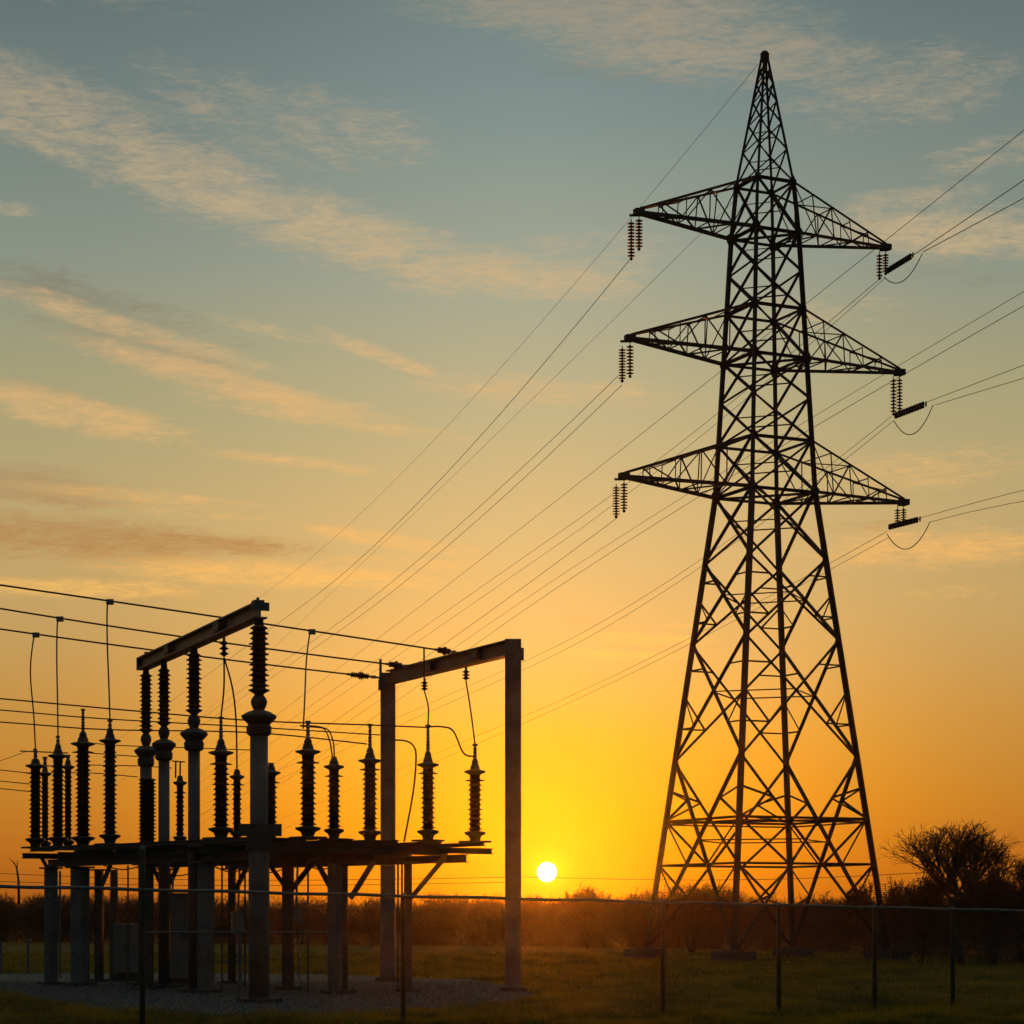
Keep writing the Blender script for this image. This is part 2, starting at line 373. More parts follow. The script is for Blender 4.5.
# ------------------------------------------------------------------ pylon
D, CX, PHI = 103.0, 11.32, R(25)
U = Vector((math.cos(PHI), math.sin(PHI), 0)); Vv = Vector((-math.sin(PHI), math.cos(PHI), 0))
prof = [(0, 7.85), (20.5, 3.25), (32.1, 2.2), (34.4, 1.86), (40.2, .16)]
def size(z):
    for (z0, s0), (z1, s1) in zip(prof, prof[1:]):
        if z <= z1: return s0 + (s1 - s0) * (z - z0) / (z1 - z0)
    return prof[-1][1]
C0 = Vector((CX, D, 0))
def corner(i, z):                       # 0 near, 1 right, 2 far, 3 left
    a, b = [(-1, -1), (1, -1), (1, 1), (-1, 1)][i]; s = size(z) / 2
    # near corner: -U*? choose so that 0 is nearest the camera
    a, b = [(-1, -1), (1, -1), (1, 1), (-1, 1)][i]
    return C0 + U * (a * s) + Vv * (b * s) + Vector((0, 0, z))
tower = empty('transmission_tower', (CX, D, 0), 'tall dark steel lattice pylon with three tiers of pointed cross arms rising from the grass', 'pylon')
LEGZ = [-.2, 5.9, 11.1, 16, 20.5, 26.5, 32.1, 34.4, 40.2]
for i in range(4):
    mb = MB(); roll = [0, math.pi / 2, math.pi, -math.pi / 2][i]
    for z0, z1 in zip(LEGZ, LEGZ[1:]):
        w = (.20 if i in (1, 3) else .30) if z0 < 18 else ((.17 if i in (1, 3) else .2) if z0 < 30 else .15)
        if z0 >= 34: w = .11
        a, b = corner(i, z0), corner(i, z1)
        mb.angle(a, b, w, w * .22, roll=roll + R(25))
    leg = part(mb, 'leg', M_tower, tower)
    mb = MB(); c = corner(i, -.2)
    mb.box((c.x, c.y, -.09), (1.4, 1.4, .5), PHI); mb.box((c.x, c.y, .19), (.7, .7, .1), PHI)
    part(mb, 'footing', M_conc, tower)
    for z in (8.66, 13.9, 17.5, 20.5, 22.8, 24.7, 26.5, 28.7, 30.4, 32.1, 34.4):
        c = corner(i, z); out_ = (c - C0); out_.z = 0; out_.normalize()
        r_ = .29 if z in (20.5, 26.5, 32.1) else (.23 if z in (22.8, 28.7, 34.4) else .17)
        c = c - out_ * .03
        gs = MB()
        for dr in (U, Vv):
            n_ = dr.cross(Vector((0, 0, 1)))
            rr_ = [random.uniform(.72, 1.15) for _ in range(8)]; poly = [(math.cos(k * math.pi / 4 + .39) * r_ * .85 * rr_[k], math.sin(k * math.pi / 4 + .39) * r_ * 1.15 * rr_[k]) for k in range(8)]
            vs = [c + dr * p[0] + Vector((0, 0, p[1])) + n_ * q for q in (-.012, .012) for p in poly]
            gs.add(vs, [tuple(range(7, -1, -1)), tuple(range(8, 16))] + [(k, (k + 1) % 8, 8 + (k + 1) % 8, 8 + k) for k in range(8)])
        gs.build('gusset_plate', M_tower, leg, origin=WORLD[leg.name])
panels = [.1, 8.66, 13.9, 17.5, 20.5, 22.8, 24.7, 26.5, 28.7, 30.4, 32.1, 34.4, 35.9, 37.1, 38.1, 38.9, 39.6]
def lerp(a, b, t): return a + (b - a) * t
for i in range(4):
    j = (i + 1) % 4
    for k, (z0, z1) in enumerate(zip(panels, panels[1:])):
        mb = MB(); a0, a1, b0, b1 = corner(i, z0), corner(i, z1), corner(j, z0), corner(j, z1)
        nrm = (b0 - a0).cross(Vector((0, 0, 1))).normalized()
        w = .135 if z0 < 8 else (.115 if z0 < 20 else (.095 if z0 < 34 else .06))
        off = nrm * (w * .45)
        mb.angle(a0 + off, b1 + off, w, up=nrm); mb.angle(b0 - off, a1 - off, w, up=nrm)
        part(mb, 'cross_brace', M_tower, tower)
        if z1 in (22.8, 26.5, 28.7, 32.1, 34.4, 20.5, 8.66) and z1 != 8.66:
            mb = MB(); mb.angle(a1, b1, .13, up=nrm); part(mb, 'horizontal_strut', M_tower, tower)
        # lighter secondary members
        if k == 0:
            mb = MB(); wz = .09
            mb.angle(corner(i, 5.95), corner(j, 5.95), .11, up=nrm); mb.angle(corner(i, 5.80), corner(j, 5.80), .07, up=nrm)
            part(mb, 'horizontal_strut', M_tower, tower); mb = MB(); mb.angle(corner(i, 3.95), corner(j, 3.95), .10, up=nrm)
            part(mb, 'horizontal_strut', M_tower, tower)
            s0, s1 = size(.1), size(8.66); tx = s0 / (s0 + s1)
            xc = lerp(a0, b1, tx)
            for (l0, l1, far0, far1, cc) in ((i, j, a0, b1, 1), (j, i, b0, a1, 1)):
                dn_ = lerp(far0, xc, .5); upn = lerp(xc, (a1 if l0 == i else b1), .5)
                for ra_, rb_ in ((corner(l0, 2.0), dn_), (corner(l0, 3.95), dn_), (corner(l0, 5.95), lerp(far0, xc, .78)), (corner(l0, 5.95), upn), (corner(l0, 7.3), upn)):
                    mb = MB(); mb.angle(ra_, rb_, wz, up=nrm); part(mb, 'redundant_brace', M_tower, tower)
        elif k in (1, 2):
            wz = .07
            s0, s1 = size(z0), size(z1); tx = s0 / (s0 + s1); xc = lerp(a0, b1, tx); zx = xc.z
            for (l0, low, top) in ((i, a0, a1), (j, b0, b1)):
                hi = lerp(xc, top, .5); lo = lerp(low, xc, .5)
                for ra_, rb_ in ((corner(l0, lo.z), lo), (corner(l0, zx), lo), (corner(l0, hi.z), hi)):
                    mb = MB(); mb.angle(ra_, rb_, wz, up=nrm); part(mb, 'redundant_brace', M_tower, tower)
# plan bracing inside the body
for z in (5.95, 20.5, 26.5, 32.1):
    mb = MB(); mb.angle(corner(0, z + .06), corner(2, z + .06), .1); mb.angle(corner(1, z - .06), corner(3, z - .06), .1)
    part(mb, 'plan_brace', M_tower, tower)
for z in [z0 + (z1 - z0) * size(z0) / (size(z0) + size(z1)) for z0, z1 in list(zip(panels, panels[1:]))[:13]]:       # light inner ties, mid face to mid face
    mids = [(corner(i, z) + corner((i + 1) % 4, z)) * .5 for i in range(4)]
    for i in range(4):
        mb = MB(); mb.angle(mids[i] + Vector((0, 0, .03 * (i % 2))), mids[(i + 1) % 4] + Vector((0, 0, .03 * (i % 2))), .055 if z < 30 else .04); part(mb, 'tie_bar', M_tower, tower)
mb = MB(); c1 = corner(1, 2.6)                                          # climbing guard and step pegs on one leg
for k in range(6):
    z = 2.6 + k * .09; c = corner(1, z); mb.bar(c + Vector((-.38, -.12, 0)), c + Vector((.34, -.12, 0)), .018)
mb.bar(corner(1, 2.55) + Vector((-.36, -.12, 0)), corner(1, 3.1) + Vector((-.36, -.12, 0)), .03); mb.bar(corner(1, 2.55) + Vector((.32, -.12, 0)), corner(1, 3.1) + Vector((.32, -.12, 0)), .03)
part(mb, 'climbing_guard', M_tower, tower)
mb = MB(); top = C0 + Vector((0, 0, 40.1)); mb.lathe(top, [(.10, -.25), (.16, -.2), (.2, 0), (.2, .18), (.12, .28), (.04, .3)], 8); part(mb, 'peak_cap', M_tower, tower)

def arm_tip(side, px, py):
    k = (px - 512) / F
    L = side * (k * D - CX) / (U.x - k * U.y)
    p = C0 + U * (side * L); return Vector((p.x, p.y, ZY(py, p.y)))
ARMS = [(32.1, 34.4, (639, 213), (886, 248)), (26.5, 28.7, (630, 339), (900, 373)), (20.5, 22.8, (624, 477), (904, 503))]
TIPS = []
tier = ['top', 'middle', 'lowest']
for ti, (zl, zu, lp, rp) in enumerate(ARMS):
    row = []
    for side, pp in ((-1, lp), (1, rp)):
        tip = arm_tip(side, *pp); row.append(tip)
        ids = (3, 0) if side < 0 else (2, 1)
        mb = MB(); lo = [corner(i, zl) for i in ids]; hi = [corner(i, zu) for i in ids]
        e = U * (side * .02)
        for q, c in enumerate(lo): mb.angle(c, tip + Vv * (.07 * (1 - 2 * q)) * -1 if False else tip + Vv * (.08 if q == 0 else -.08), .145)
        for q, c in enumerate(hi): mb.angle(c, tip + Vv * (.08 if q == 0 else -.08) + Vector((0, 0, .16)), .10)
        arm = part(mb, 'cross_arm', M_tower, tower)
        wb = MB(); nseg = 5
        for q in range(2):
            pl = [lerp(lo[q], tip, t / nseg) for t in range(nseg + 1)]; ph = [lerp(hi[q], tip + Vector((0, 0, .16)), t / nseg) for t in range(nseg + 1)]
            for t in range(1, nseg):
                wb.angle(pl[t], ph[t], .055 if t == 1 or t == 2 else .045)
            for t in range(nseg - 1):
                if t % 2 == 0: wb.angle(ph[t], pl[t + 1], .055)
                else: wb.angle(pl[t], ph[t + 1], .055)
        for t in range(nseg - 1):
            l0, l1 = lerp(lo[0], tip, t / nseg), lerp(lo[1], tip, (t + 1) / nseg); l2 = lerp(lo[0], tip, (t + 2) / nseg)
            if t % 2 == 0:
                wb.angle(l0, l1, .065); 
                if t < 4: wb.angle(l1, l2, .065)
            wb.angle(lerp(lo[0], tip, (t + 1) / nseg), l1, .06)
            h0, h1 = lerp(hi[0], tip, (t + 1) / nseg), lerp(hi[1], tip, (t + 1) / nseg)
            wb.angle(h0, h1, .055)
            if t % 2 == 1: wb.angle(lerp(hi[0], tip, t / nseg), h1, .05)
        wb.build('arm_lattice', M_tower, arm, origin=WORLD[arm.name])
        tb = MB(); tb.box((tip.x, tip.y, tip.z + .04), (.42, .34, .26), PHI); tb.bar(tip + Vector((-.42, 0, -.10)) if side < 0 else tip + Vector((-.3, 0, -.1)), tip + Vector((.08, 0, -.10)), .09)
        tb.build('tip_plate', M_tower, arm, origin=WORLD[arm.name])
    TIPS.append(row)

# ---- disc strings
def disc_profile(L, n, r):
    p = []; step = L / n
    for k in range(n):
        z = -k * step
        p += [(.025, z), (r * .32, z - step * .12), (r * .4, z - step * .3), (r, z - step * .48), (r * .95, z - step * .6), (r * .3, z - step * .62), (.025, z - step * .95)]
    return p
def string_obj(top, L, n, r, label, group, axis=(0, 0, -1)):
    o = empty('insulator_string', top, label, 'insulator', group)
    a = Vector(axis).normalized()
    mb = MB(); mb.tube([Vector(top), Vector(top) + a * .12], .02, 6); part(mb, 'shackle', M_tower, o)
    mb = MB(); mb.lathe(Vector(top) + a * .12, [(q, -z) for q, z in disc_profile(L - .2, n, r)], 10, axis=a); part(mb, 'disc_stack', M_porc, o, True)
    mb = MB(); e_ = Vector(top) + a * (L - .06); mb.lathe(e_ - a * .03, [(.02, 0), (.07, .03), (.07, .1), (.02, .14)], 8, axis=a); part(mb, 'clamp', M_tower, o)
    return o
G_ins = 'disc insulator strings hanging from the pylon arms'
for ti in range(3):
    tl, tr = TIPS[ti]
    s1 = [1.45, 1.5, 1.35][ti]; s2 = [1.75, 1.55, 1.45][ti]
    string_obj(tl + Vector((0.0, 0, -.15)), s1, 9, .165, f"inner, higher disc string at the tip of the pylon's {tier[ti]} left arm", G_ins)
    string_obj(tl + Vector((-.34, 0, -.15 - (.12 if ti == 0 else .15))), s2, 11, .165, f"outer, lower disc string at the tip of the pylon's {tier[ti]} left arm", G_ins)
    r1 = [1.05, 1.65, .75][ti]; r2 = [1.25, 1.75, .8][ti]; nn = [7, 10, 5][ti]
    string_obj(tr + Vector((-.02, 0, -.15)), r1, nn, .15, f"outer disc string at the tip of the pylon's {tier[ti]} right arm", G_ins)
    string_obj(tr + Vector((-.30, 0, -.17)), r2, nn, .15, f"inner disc string at the tip of the pylon's {tier[ti]} right arm", G_ins)
# ---- strain strings and jumpers at the right
AZL = R(-14); dl_ = Vector((math.sin(AZL), math.cos(AZL), 0))
def on_line(px, py, A, d=dl_):
    k = (px - 512) / F; t = (k * A.y - A.x) / (d.x - k * d.y)
    p = A + d * t; return t, Vector((p.x, p.y, ZY(py, p.y)))
STR = [((887, 271), (913, 255), (884, 277), (922, 254)), ((895, 416), (926, 404), (894, 421), (933, 405)), ((889, 527), (920, 519), (887, 534), (930, 522))]
for ti, (a, b, ja, jb) in enumerate(STR):
    A = TIPS[ti][1].copy(); _, p0 = on_line(*a, A); _, p1 = on_line(*b, A); d = (p1 - p0)
    o = empty('strain_insulator', p0, f'thick slanting strain insulator set below the right end of the {tier[ti]} cross arm', 'insulator', 'slanting strain insulators at the right arm ends')
    for q in (-1, 1):
        mb = MB(); sh = Vector((0, 0, .07 * q + random.uniform(-.02, .02))); L = d.length
        mb.lathe(p0 + sh, [(r_, -z) for r_, z in disc_profile(L * .94, 11, .085)], 9, axis=d); part(mb, 'disc_stack', M_porc, o, True)
    mb = MB(); mb.box(p0, (.06, .08, .22)); mb.box(p1, (.06, .08, .22)); mb.tube([p0, p1], .02, 5); part(mb, 'yoke_plate', M_tower, o)
    _, q0 = on_line(*ja, A); _, q1 = on_line(*jb, A); pts = []
    dep = [.7, .95, .95][ti]
    for k in range(15):
        t = k / 14; c = lerp(q0, q1, t); c.z -= dep * (1 - (2 * t - 1) ** 2); pts.append(c)
    mb = MB(); mb.tube(pts, .022, 6)
    tag(mb.build('jumper_loop', M_wire, origin=pts[7]), f'drooping jumper loop under the slanting insulator of the {tier[ti]} right arm end', 'cable', 'jumper loops on the right side of the pylon')

# ---- long spans
def span(A, pts, label, group, r=.018, t0=None, t1=None, d=dl_, name='power_line'):
    r *= .82
    tp = [on_line(px, py, A, d) for px, py in pts]; T = np.array([t for t, _ in tp]); Z = np.array([p.z for _, p in tp])
    deg = min(2, len(pts) - 1); co = np.polyfit(T, Z, deg)
    ta = t0 if t0 is not None else T.min(); tb = t1 if t1 is not None else T.max()
    out_ = []; n = max(12, int(abs(tb - ta) / 4))
    zf = np.polyval(co, T.max()); sl = np.polyval(np.polyder(co), T.max())
    zn = np.polyval(co, T.min()); sn = np.polyval(np.polyder(co), T.min())
    for k in range(n + 1):
        t = ta + (tb - ta) * k / n
        if t > T.max(): z = zf + sl * (t - T.max())
        elif t < T.min(): z = zn + sn * (t - T.min())
        else: z = np.polyval(co, t)
        if z < -1: break
        p = A + d * t; out_.append(Vector((p.x, p.y, z)))
    mb = MB(); mb.tube(out_, r, 5)
    return tag(mb.build(name, M_wire, origin=out_[0]), label, 'power line', group)
G_l = 'power lines running off behind the pylon to the left'
G_r = 'power lines running past the pylon to the right'
tlT, trT = TIPS[0]; tlM, trM = TIPS[1]; tlB, trB = TIPS[2]
pk = C0 + Vector((0, 0, 39.6))
# earth wire from the peak down past the left tip
span(Vector((CX - .3, D, 0)), [(758, 61), (752, 70), (633, 222), (440, 432), (349, 524), (270, 590)], 'thin earth wire leaving the pylon peak steeply down to the left', G_l, .012, t1=260)
AL = Vector((tlT.x - .34, tlT.y, 0))
span(AL, [(629.5, 260), (440, 480), (306, 603)], 'steep dark conductor from the disc strings of the top left arm end', G_l, .019, t1=330)
span(Vector((CX - 1.2, D, 0)), [(742, 193), (560, 372), (374, 552)], 'faint conductor from the pylon body just under the top left arm', G_l, .011, t1=260)
AM = Vector((tlM.x - .34, tlM.y, 0))
span(AM, [(618, 376), (487, 500), (327, 631)], 'upper line of the close pair from the middle left arm end', G_l, .016, t1=330)
span(AM + Vector((.1, -.6, 0)), [(622, 385), (500, 500), (339, 631)], 'lower line of the close pair from the middle left arm end', G_l, .016, t1=330)
AB = Vector((tlB.x - .34, tlB.y, 0))
span(AB, [(617, 518), (540, 575), (440, 647)], 'single conductor from the disc strings of the lowest left arm end', G_l, .014, t1=330)
ART, ARM, ARB = (Vector((t.x, t.y, 0)) for t in (trT, trM, trB))
span(ART + Vector((0, .5, 0)), [(1024, 137), (864, 252), (720, 367), (563, 500), (375, 640)], 'topmost conductor on the right, crossing behind the top right arm end', G_r, .018, t0=-95, t1=330)
for q, (ya, lbl) in enumerate(((180, 'upper line of the pair entering from the right to the top strain insulator'), (198, 'lower line of the pair entering from the right to the top strain insulator'))):
    span(ART, [(1024, ya), (923 if q else 912, 252 if q else 256)], lbl, G_r, .022, t0=-95)
span(ART, [(882, 278), (827, 322), (720, 412), (560, 532)], 'upper line of the pair leaving the top right disc strings down to the left', G_r, .017, t1=300)
span(ART + Vector((0, -.6, 0)), [(885, 280), (830, 324), (722, 420), (560, 543)], 'lower line of the pair leaving the top right disc strings down to the left', G_r, .015, t1=300)
span(ARM + Vector((0, 1.2, 0)), [(1024, 293), (895, 366), (820, 412), (688, 495), (480, 630)], 'upper line of the pair crossing behind the middle right arm end', G_r, .015, t0=-95, t1=330)
span(ARM + Vector((0, .4, 0)), [(1024, 308), (906, 372), (813, 424), (703, 497), (480, 641)], 'lower line of the pair crossing behind the middle right arm end', G_r, .018, t0=-95, t1=330)
for q, (ya, lbl) in enumerate(((365, 'upper line of the pair entering from the right to the middle strain insulator'), (378, 'lower line of the pair entering from the right to the middle strain insulator'))):
    span(ARM, [(1024, ya), (927 if not q else 935, 402 if not q else 405)], lbl, G_r, .017, t0=-95)
span(ARM, [(892, 419), (840, 453), (702, 560), (527, 660)], 'upper line of the pair leaving the middle right disc strings down to the left', G_r, .015, t1=300)
span(ARM + Vector((0, -.6, 0)), [(894, 423), (844, 457), (702, 567), (527, 668)], 'lower line of the pair leaving the middle right disc strings down to the left', G_r, .015, t1=300)
for q, (ya, lbl) in enumerate(((490, 'upper line of the pair entering from the right to the lowest strain insulator'), (501, 'lower line of the pair entering from the right to the lowest strain insulator'))):
    span(ARB, [(1024, ya), (970 if not q else 965, 504 if not q else 513), (920 if not q else 930, 518 if not q else 522)], lbl, G_r, .015, t0=-95)
span(ARB, [(887, 529), (838, 562), (688, 638), (527, 715)], 'upper line of the pair leaving the lowest right disc strings down to the left', G_r, .014, t1=300)
span(ARB + Vector((0, -.6, 0)), [(889, 535), (842, 566), (688, 644), (527, 722)], 'lower line of the pair leaving the lowest right disc strings down to the left', G_r, .014, t1=300)

def smooth_pts(pts, n=8):
    pts = [Vector(p) for p in pts]; out_ = []
    for i in range(len(pts) - 1):
        p0, p1, p2, p3 = pts[max(i - 1, 0)], pts[i], pts[i + 1], pts[min(i + 2, len(pts) - 1)]
        for k in range(n):
            t = k / n; out_.append(.5 * ((2 * p1) + (p2 - p0) * t + (2 * p0 - 5 * p1 + 4 * p2 - p3) * t * t + (3 * p1 - p0 - 3 * p2 + p3) * t ** 3))
    return out_ + [pts[-1]]
# ------------------------------------------------------------------ switchgear platform
DZ = 3.31; PN = Vector((-5.35, 47, 0)); A1 = Vector((-.614, .79, 0)).normalized(); A2 = Vector((.79, .614, 0)).normalized(); L1, L2 = 10.13, 6.02
PR = math.atan2(A2.y, A2.x)
def PP(a, b, z=0): return PN + A1 * a + A2 * b + Vector((0, 0, z))
plat = empty('steel_platform', PP(L1 / 2, L2 / 2), 'dark raised steel platform on posts carrying the upright insulators', 'platform')
for k in range(6):                                          # upper rails along the long side
    b = .12 + k * (L2 - .24) / 5
    mb = MB(); mb.ibeam(PP(-.12, b, DZ - .05), PP(L1 + .12, b, DZ - .05), .10, .09); part(mb, 'deck_rail', M_dark, plat)
for k in range(8):
    a = .15 + k * (L1 - .3) / 7
    mb = MB(); mb.ibeam(PP(a, -.22 if k % 2 else .0, DZ - .20), PP(a, L2 + (.3 if k % 3 == 0 else .12), DZ - .20), .11, .13); part(mb, 'cross_beam', M_dark, plat)
for b in (.55, L2 * .5, L2 - .55):
    mb = MB(); mb.ibeam(PP(-.05, b, DZ - .37), PP(L1 + .05, b, DZ - .37), .14, .18); part(mb, 'girder', M_dark, plat)
for k, (a, b0, b1) in enumerate(((1.2, .5, 2.2), (3.1, 2.6, 5.2), (5.6, .6, 3.3), (7.5, 1.5, 4.8), (8.9, .4, 2.6))):
    mb = MB(); mb.box(PP(a, (b0 + b1) / 2, DZ + .005), (b1 - b0, .7, .03), PR); part(mb, 'grating_panel', M_dark, plat)
def at_left(px, w):                       # point on the sight line at column px, w metres in from the left front edge
    k = (px - 512) / F; Y = (w + PN.dot(A2)) / (k * A2.x + A2.y); return Vector((k * Y, Y, 0))
def at_right(px, w):
    k = (px - 512) / F; Y = (w + PN.dot(A1)) / (k * A1.x + A1.y); return Vector((k * Y, Y, 0))
legs = [(at_left(51, .6), .26, 1), (at_left(80, .8), .36, 1), (at_left(99, 2.6), .2, 0), (at_left(146, .5), .30, 0), (at_left(166, 3.4), .22, 0), (at_left(206, .55), .30, 1),
        (at_left(232, 4.6), .18, 0), (at_right(288, 3.6), .25, 0), (at_right(335, .7), .26, 1), (at_right(344, .9), .16, 0), (at_right(408, .6), .17, 0)]
for p, w, conc in legs:
    mb = MB()
    if conc:
        c = w * .12; hw = w / 2
        pr_ = [(-hw + c, -hw), (hw - c, -hw), (hw, -hw + c), (hw, hw - c), (hw - c, hw), (-hw + c, hw), (-hw, hw - c), (-hw, -hw + c)]
        mb.extrude(p + Vector((0, 0, -.05)), p + Vector((0, 0, DZ - .48)), [(x * math.cos(.35) - y * math.sin(.35), x * math.sin(.35) + y * math.cos(.35)) for x, y in pr_])
    else: mb.ibeam(p + Vector((0, 0, -.05)), p + Vector((0, 0, DZ - .48)), w, w)
    lg = part(mb, 'post', M_post if conc else M_dark, plat)
    mb = MB(); mb.box((p.x, p.y, .05), (w + .22, w + .22, .08), PR); mb.build('base_pad', M_conc, lg, origin=WORLD[lg.name])
    mb = MB(); mb.box((p.x, p.y, DZ - .48), (w + .16, w + .16, .04), PR); mb.build('cap_plate', M_dark, lg, origin=WORLD[lg.name])
def knee(px0, py0, px1, py1, Y, w=.09):
    mb = MB(); mb.angle(P(px0, py0, Y), P(px1, py1, Y + .05), w); part(mb, 'knee_brace', M_dark, plat)
Yr = at_right(408, .6).y
knee(446, 857, 411, 899, at_right(425, .6).y, .10)
knee(374, 862, 351, 899, at_right(365, 1.0).y, .11)
knee(314, 862, 293, 889, at_right(305, 3.4).y, .11); knee(316, 862, 330, 888, at_right(325, .9).y, .12)
knee(250, 862, 236, 890, at_left(240, 4.4).y, .1); knee(271, 868, 284, 886, at_right(280, 3.4).y, .1)
knee(180, 862, 170, 884, at_left(170, 3.2).y, .1); knee(150, 862, 160, 884, at_left(160, 3.2).y, .1)
knee(112, 862, 102, 886, at_left(103, 2.6).y, .09); knee(40, 856, 48, 870, at_left(45, .6).y, .09)
for px, w_ in ((222, 2.2), (245, 3.0), (308, 2.2), (398, .9), (402, .9), (128, 2.4)):          # conduits dropping from the deck
    p = at_left(px, w_) if px < 250 else at_right(px, w_)
    mb = MB(); mb.tube([p, p + Vector((0, 0, DZ - .4))], .022, 8); part(mb, 'conduit', M_dark, plat)

for px, w_, z_, sz in ((172, 3.2, 1.9, (.35, .22, .45)), (196, 2.6, 2.15, (.28, .2, .3)), (238, 4.4, 1.5, (.3, .2, .5)), (296, 3.5, 1.7, (.26, .18, .36))):
    p = at_left(px, w_) if px < 250 else at_right(px, w_)
    mb = MB(); mb.box((p.x, p.y, z_), sz, .3); mb.box((p.x, p.y, z_ + sz[2] / 2 + .01), (sz[0] + .04, sz[1] + .04, .02), .3); mb.tube([p + Vector((0, .02, z_ + sz[2] / 2)), p + Vector((.04, .05, DZ - .3))], .025, 6)
    mb.tube([p + Vector((.08, .0, z_ - sz[2] / 2)), p + Vector((.08, 0, .0))], .02, 6); part(mb, 'junction_box', M_cab, plat)
def sagging(pts, r=.016):
    mb = MB(); mb.tube(smooth_pts(pts), r, 6); part(mb, 'control_cable', M_wire, plat)
for k in range(7):
    a_ = PP(.8 + k * 1.3, .8 + (k % 3) * 1.5, DZ - .3); b_ = PP(1.7 + k * 1.25, 1.4 + ((k + 1) % 3) * 1.5, DZ - .3)
    sagging([a_, lerp(a_, b_, .5) + Vector((0, 0, -.22 - .08 * (k % 3))), b_])
# ---- upright insulators (bushings)
def bushing(px, w, ytop, yfl, yb, R0, label, cone=False):
    R0 *= 1.3; p = at_left(px, w) if px < 250 else at_right(px, w)
    z0 = DZ + .0; zb = ZY(yb, p.y); zb = max(zb, z0 + .12); zf = ZY(yfl, p.y); zt = ZY(ytop, p.y)
    o = empty('post_insulator', (p.x, p.y, z0), label, 'insulator', 'upright ribbed insulators on the platform')
    mb = MB(); mb.box((p.x, p.y, z0 + .02), (R0 * 3.2, R0 * 3.2, .04), PR)
    mb.lathe((p.x, p.y, z0 + .04), [(R0 * .7, 0), (R0 * .75, .04), (R0 * .9, .10), (R0 * 1.45, .15), (R0 * 1.5, .19), (R0 * .8, .22)], 14)
    part(mb, 'base_flange', M_dark, o, False)
    prf = []; z = z0 + .25; pitch = .108; k = 0; core = R0 * .66
    while z < zf - pitch:
        rr = R0 * (1.0 if k % 2 == 0 else .9) * random.uniform(.97, 1.03)
        if z > zf - pitch * 2.6: rr = R0 * (1.35 if z < zf - pitch * 1.8 else .72)
        prf += [(core, z), (core * 1.03, z + pitch * .32), (rr, z + pitch * .40), (rr * .98, z + pitch * .50), (core * 1.12, z + pitch * .72)]; z += pitch; k += 1
    prf.append((core, zf - .02))
    mb = MB(); mb.lathe((p.x, p.y, 0), prf, 16); part(mb, 'ribbed_body', M_porc, o)
    mb = MB(); mb.lathe((p.x, p.y, zf - .03), [(R0 * .7, -.02), (R0 * .85, .0), (R0 * 1.5, .045), (R0 * 1.45, .075), (R0 * .75, .10), (R0 * .62, .14), (R0 * .68, .16), (R0 * .52, .19), (R0 * .58, .21), (R0 * .42, .24 if zt - zf > .45 else .22)] + ([(R0 * .48, .27), (R0 * .3, .34)] if zt - zf > .45 else []), 14)
    part(mb, 'top_cap', M_dark, o, False)
    hs = .34 if zt - zf > .45 else .22
    mb = MB(); zz = zf - .03 + hs - .03; pr = []
    while zz < zt - .08:
        q_ = .062 - .03 * min(1, max(0, (zz - zf) / 1.0)); pr += [(q_ * .7, zz), (q_, zz + .03), (q_ * .7, zz + .06)]; zz += .075
    pr += [(.028, max(zz, zt - .07)), (.028, zt)]
    if len(pr) < 3: pr = [(.028, zf + .1), (.028, zt)]
    mb.lathe((p.x, p.y, 0), pr, 10)
    mb.box((p.x, p.y, zt - .02), (.1, .07, .05), random.random()); part(mb, 'terminal', M_metal, o)
    return Vector((p.x, p.y, zt))
BT = {}
BL = [
 ('b1', 475, .5, 744, 773, 833, .125, 'rightmost upright insulator, on the right end of the platform'),
 ('b2', 428, .5, 725, 766, 833, .125, 'upright insulator second from the right end, just right of the portal\'s rear post'),
 ('b3', 370, 1.6, 724, 762, 825, .135, 'upright insulator close to the left side of the portal\'s rear post'),
 ('b4', 334, 1.1, 757, 768, 829, .115, 'shorter upright insulator with two curved leads arching into its top'),
 ('b5', 308, .5, 721, 753, 825, .140, 'stout upright insulator with a long straight lead down to it, right of the near column'),
 ('b6', 271, 2.4, 763, 774, 830, .110, 'short upright insulator half hidden behind the near column'),
 ('b7', 221, .5, 717, 754, 825, .140, 'stout upright insulator under the beam\'s hanging double lead, left of the near column'),
 ('b8', 237, 1.8, 770, 778, 833, .085, 'thin pointed insulator between the stout one and the near column'),
 ('b9', 180, 2.5, 776, 784, 833, .085, 'thin far insulator seen between the second and third beam columns'),
 ('b10', 110, .6, 720, 742, 828, .130, 'upright insulator just left of the beam\'s farthest column'),
 ('b11', 83, .8, 709, 745, 830, .150, 'upright insulator with a tall bare rod and no lead above it'),
 ('b12', 58, .5, 736, 757, 838, .125, 'third upright insulator from the left platform end with a tall straight lead'),
 ('b13', 68, 1.8, 755, 768, 838, .085, 'thin pointed insulator right behind the third one from the left'),
 ('b14', 35.5, .4, 749, 767, 840, .125, 'leftmost upright insulator at the left end of the platform'),
 ('b15', 45, 1.8, 757, 775, 838, .085, 'thin insulator with bare rod tucked behind the leftmost one')]
for nme, *a in BL: BT[nme] = bushing(*a[:-1], a[-1])
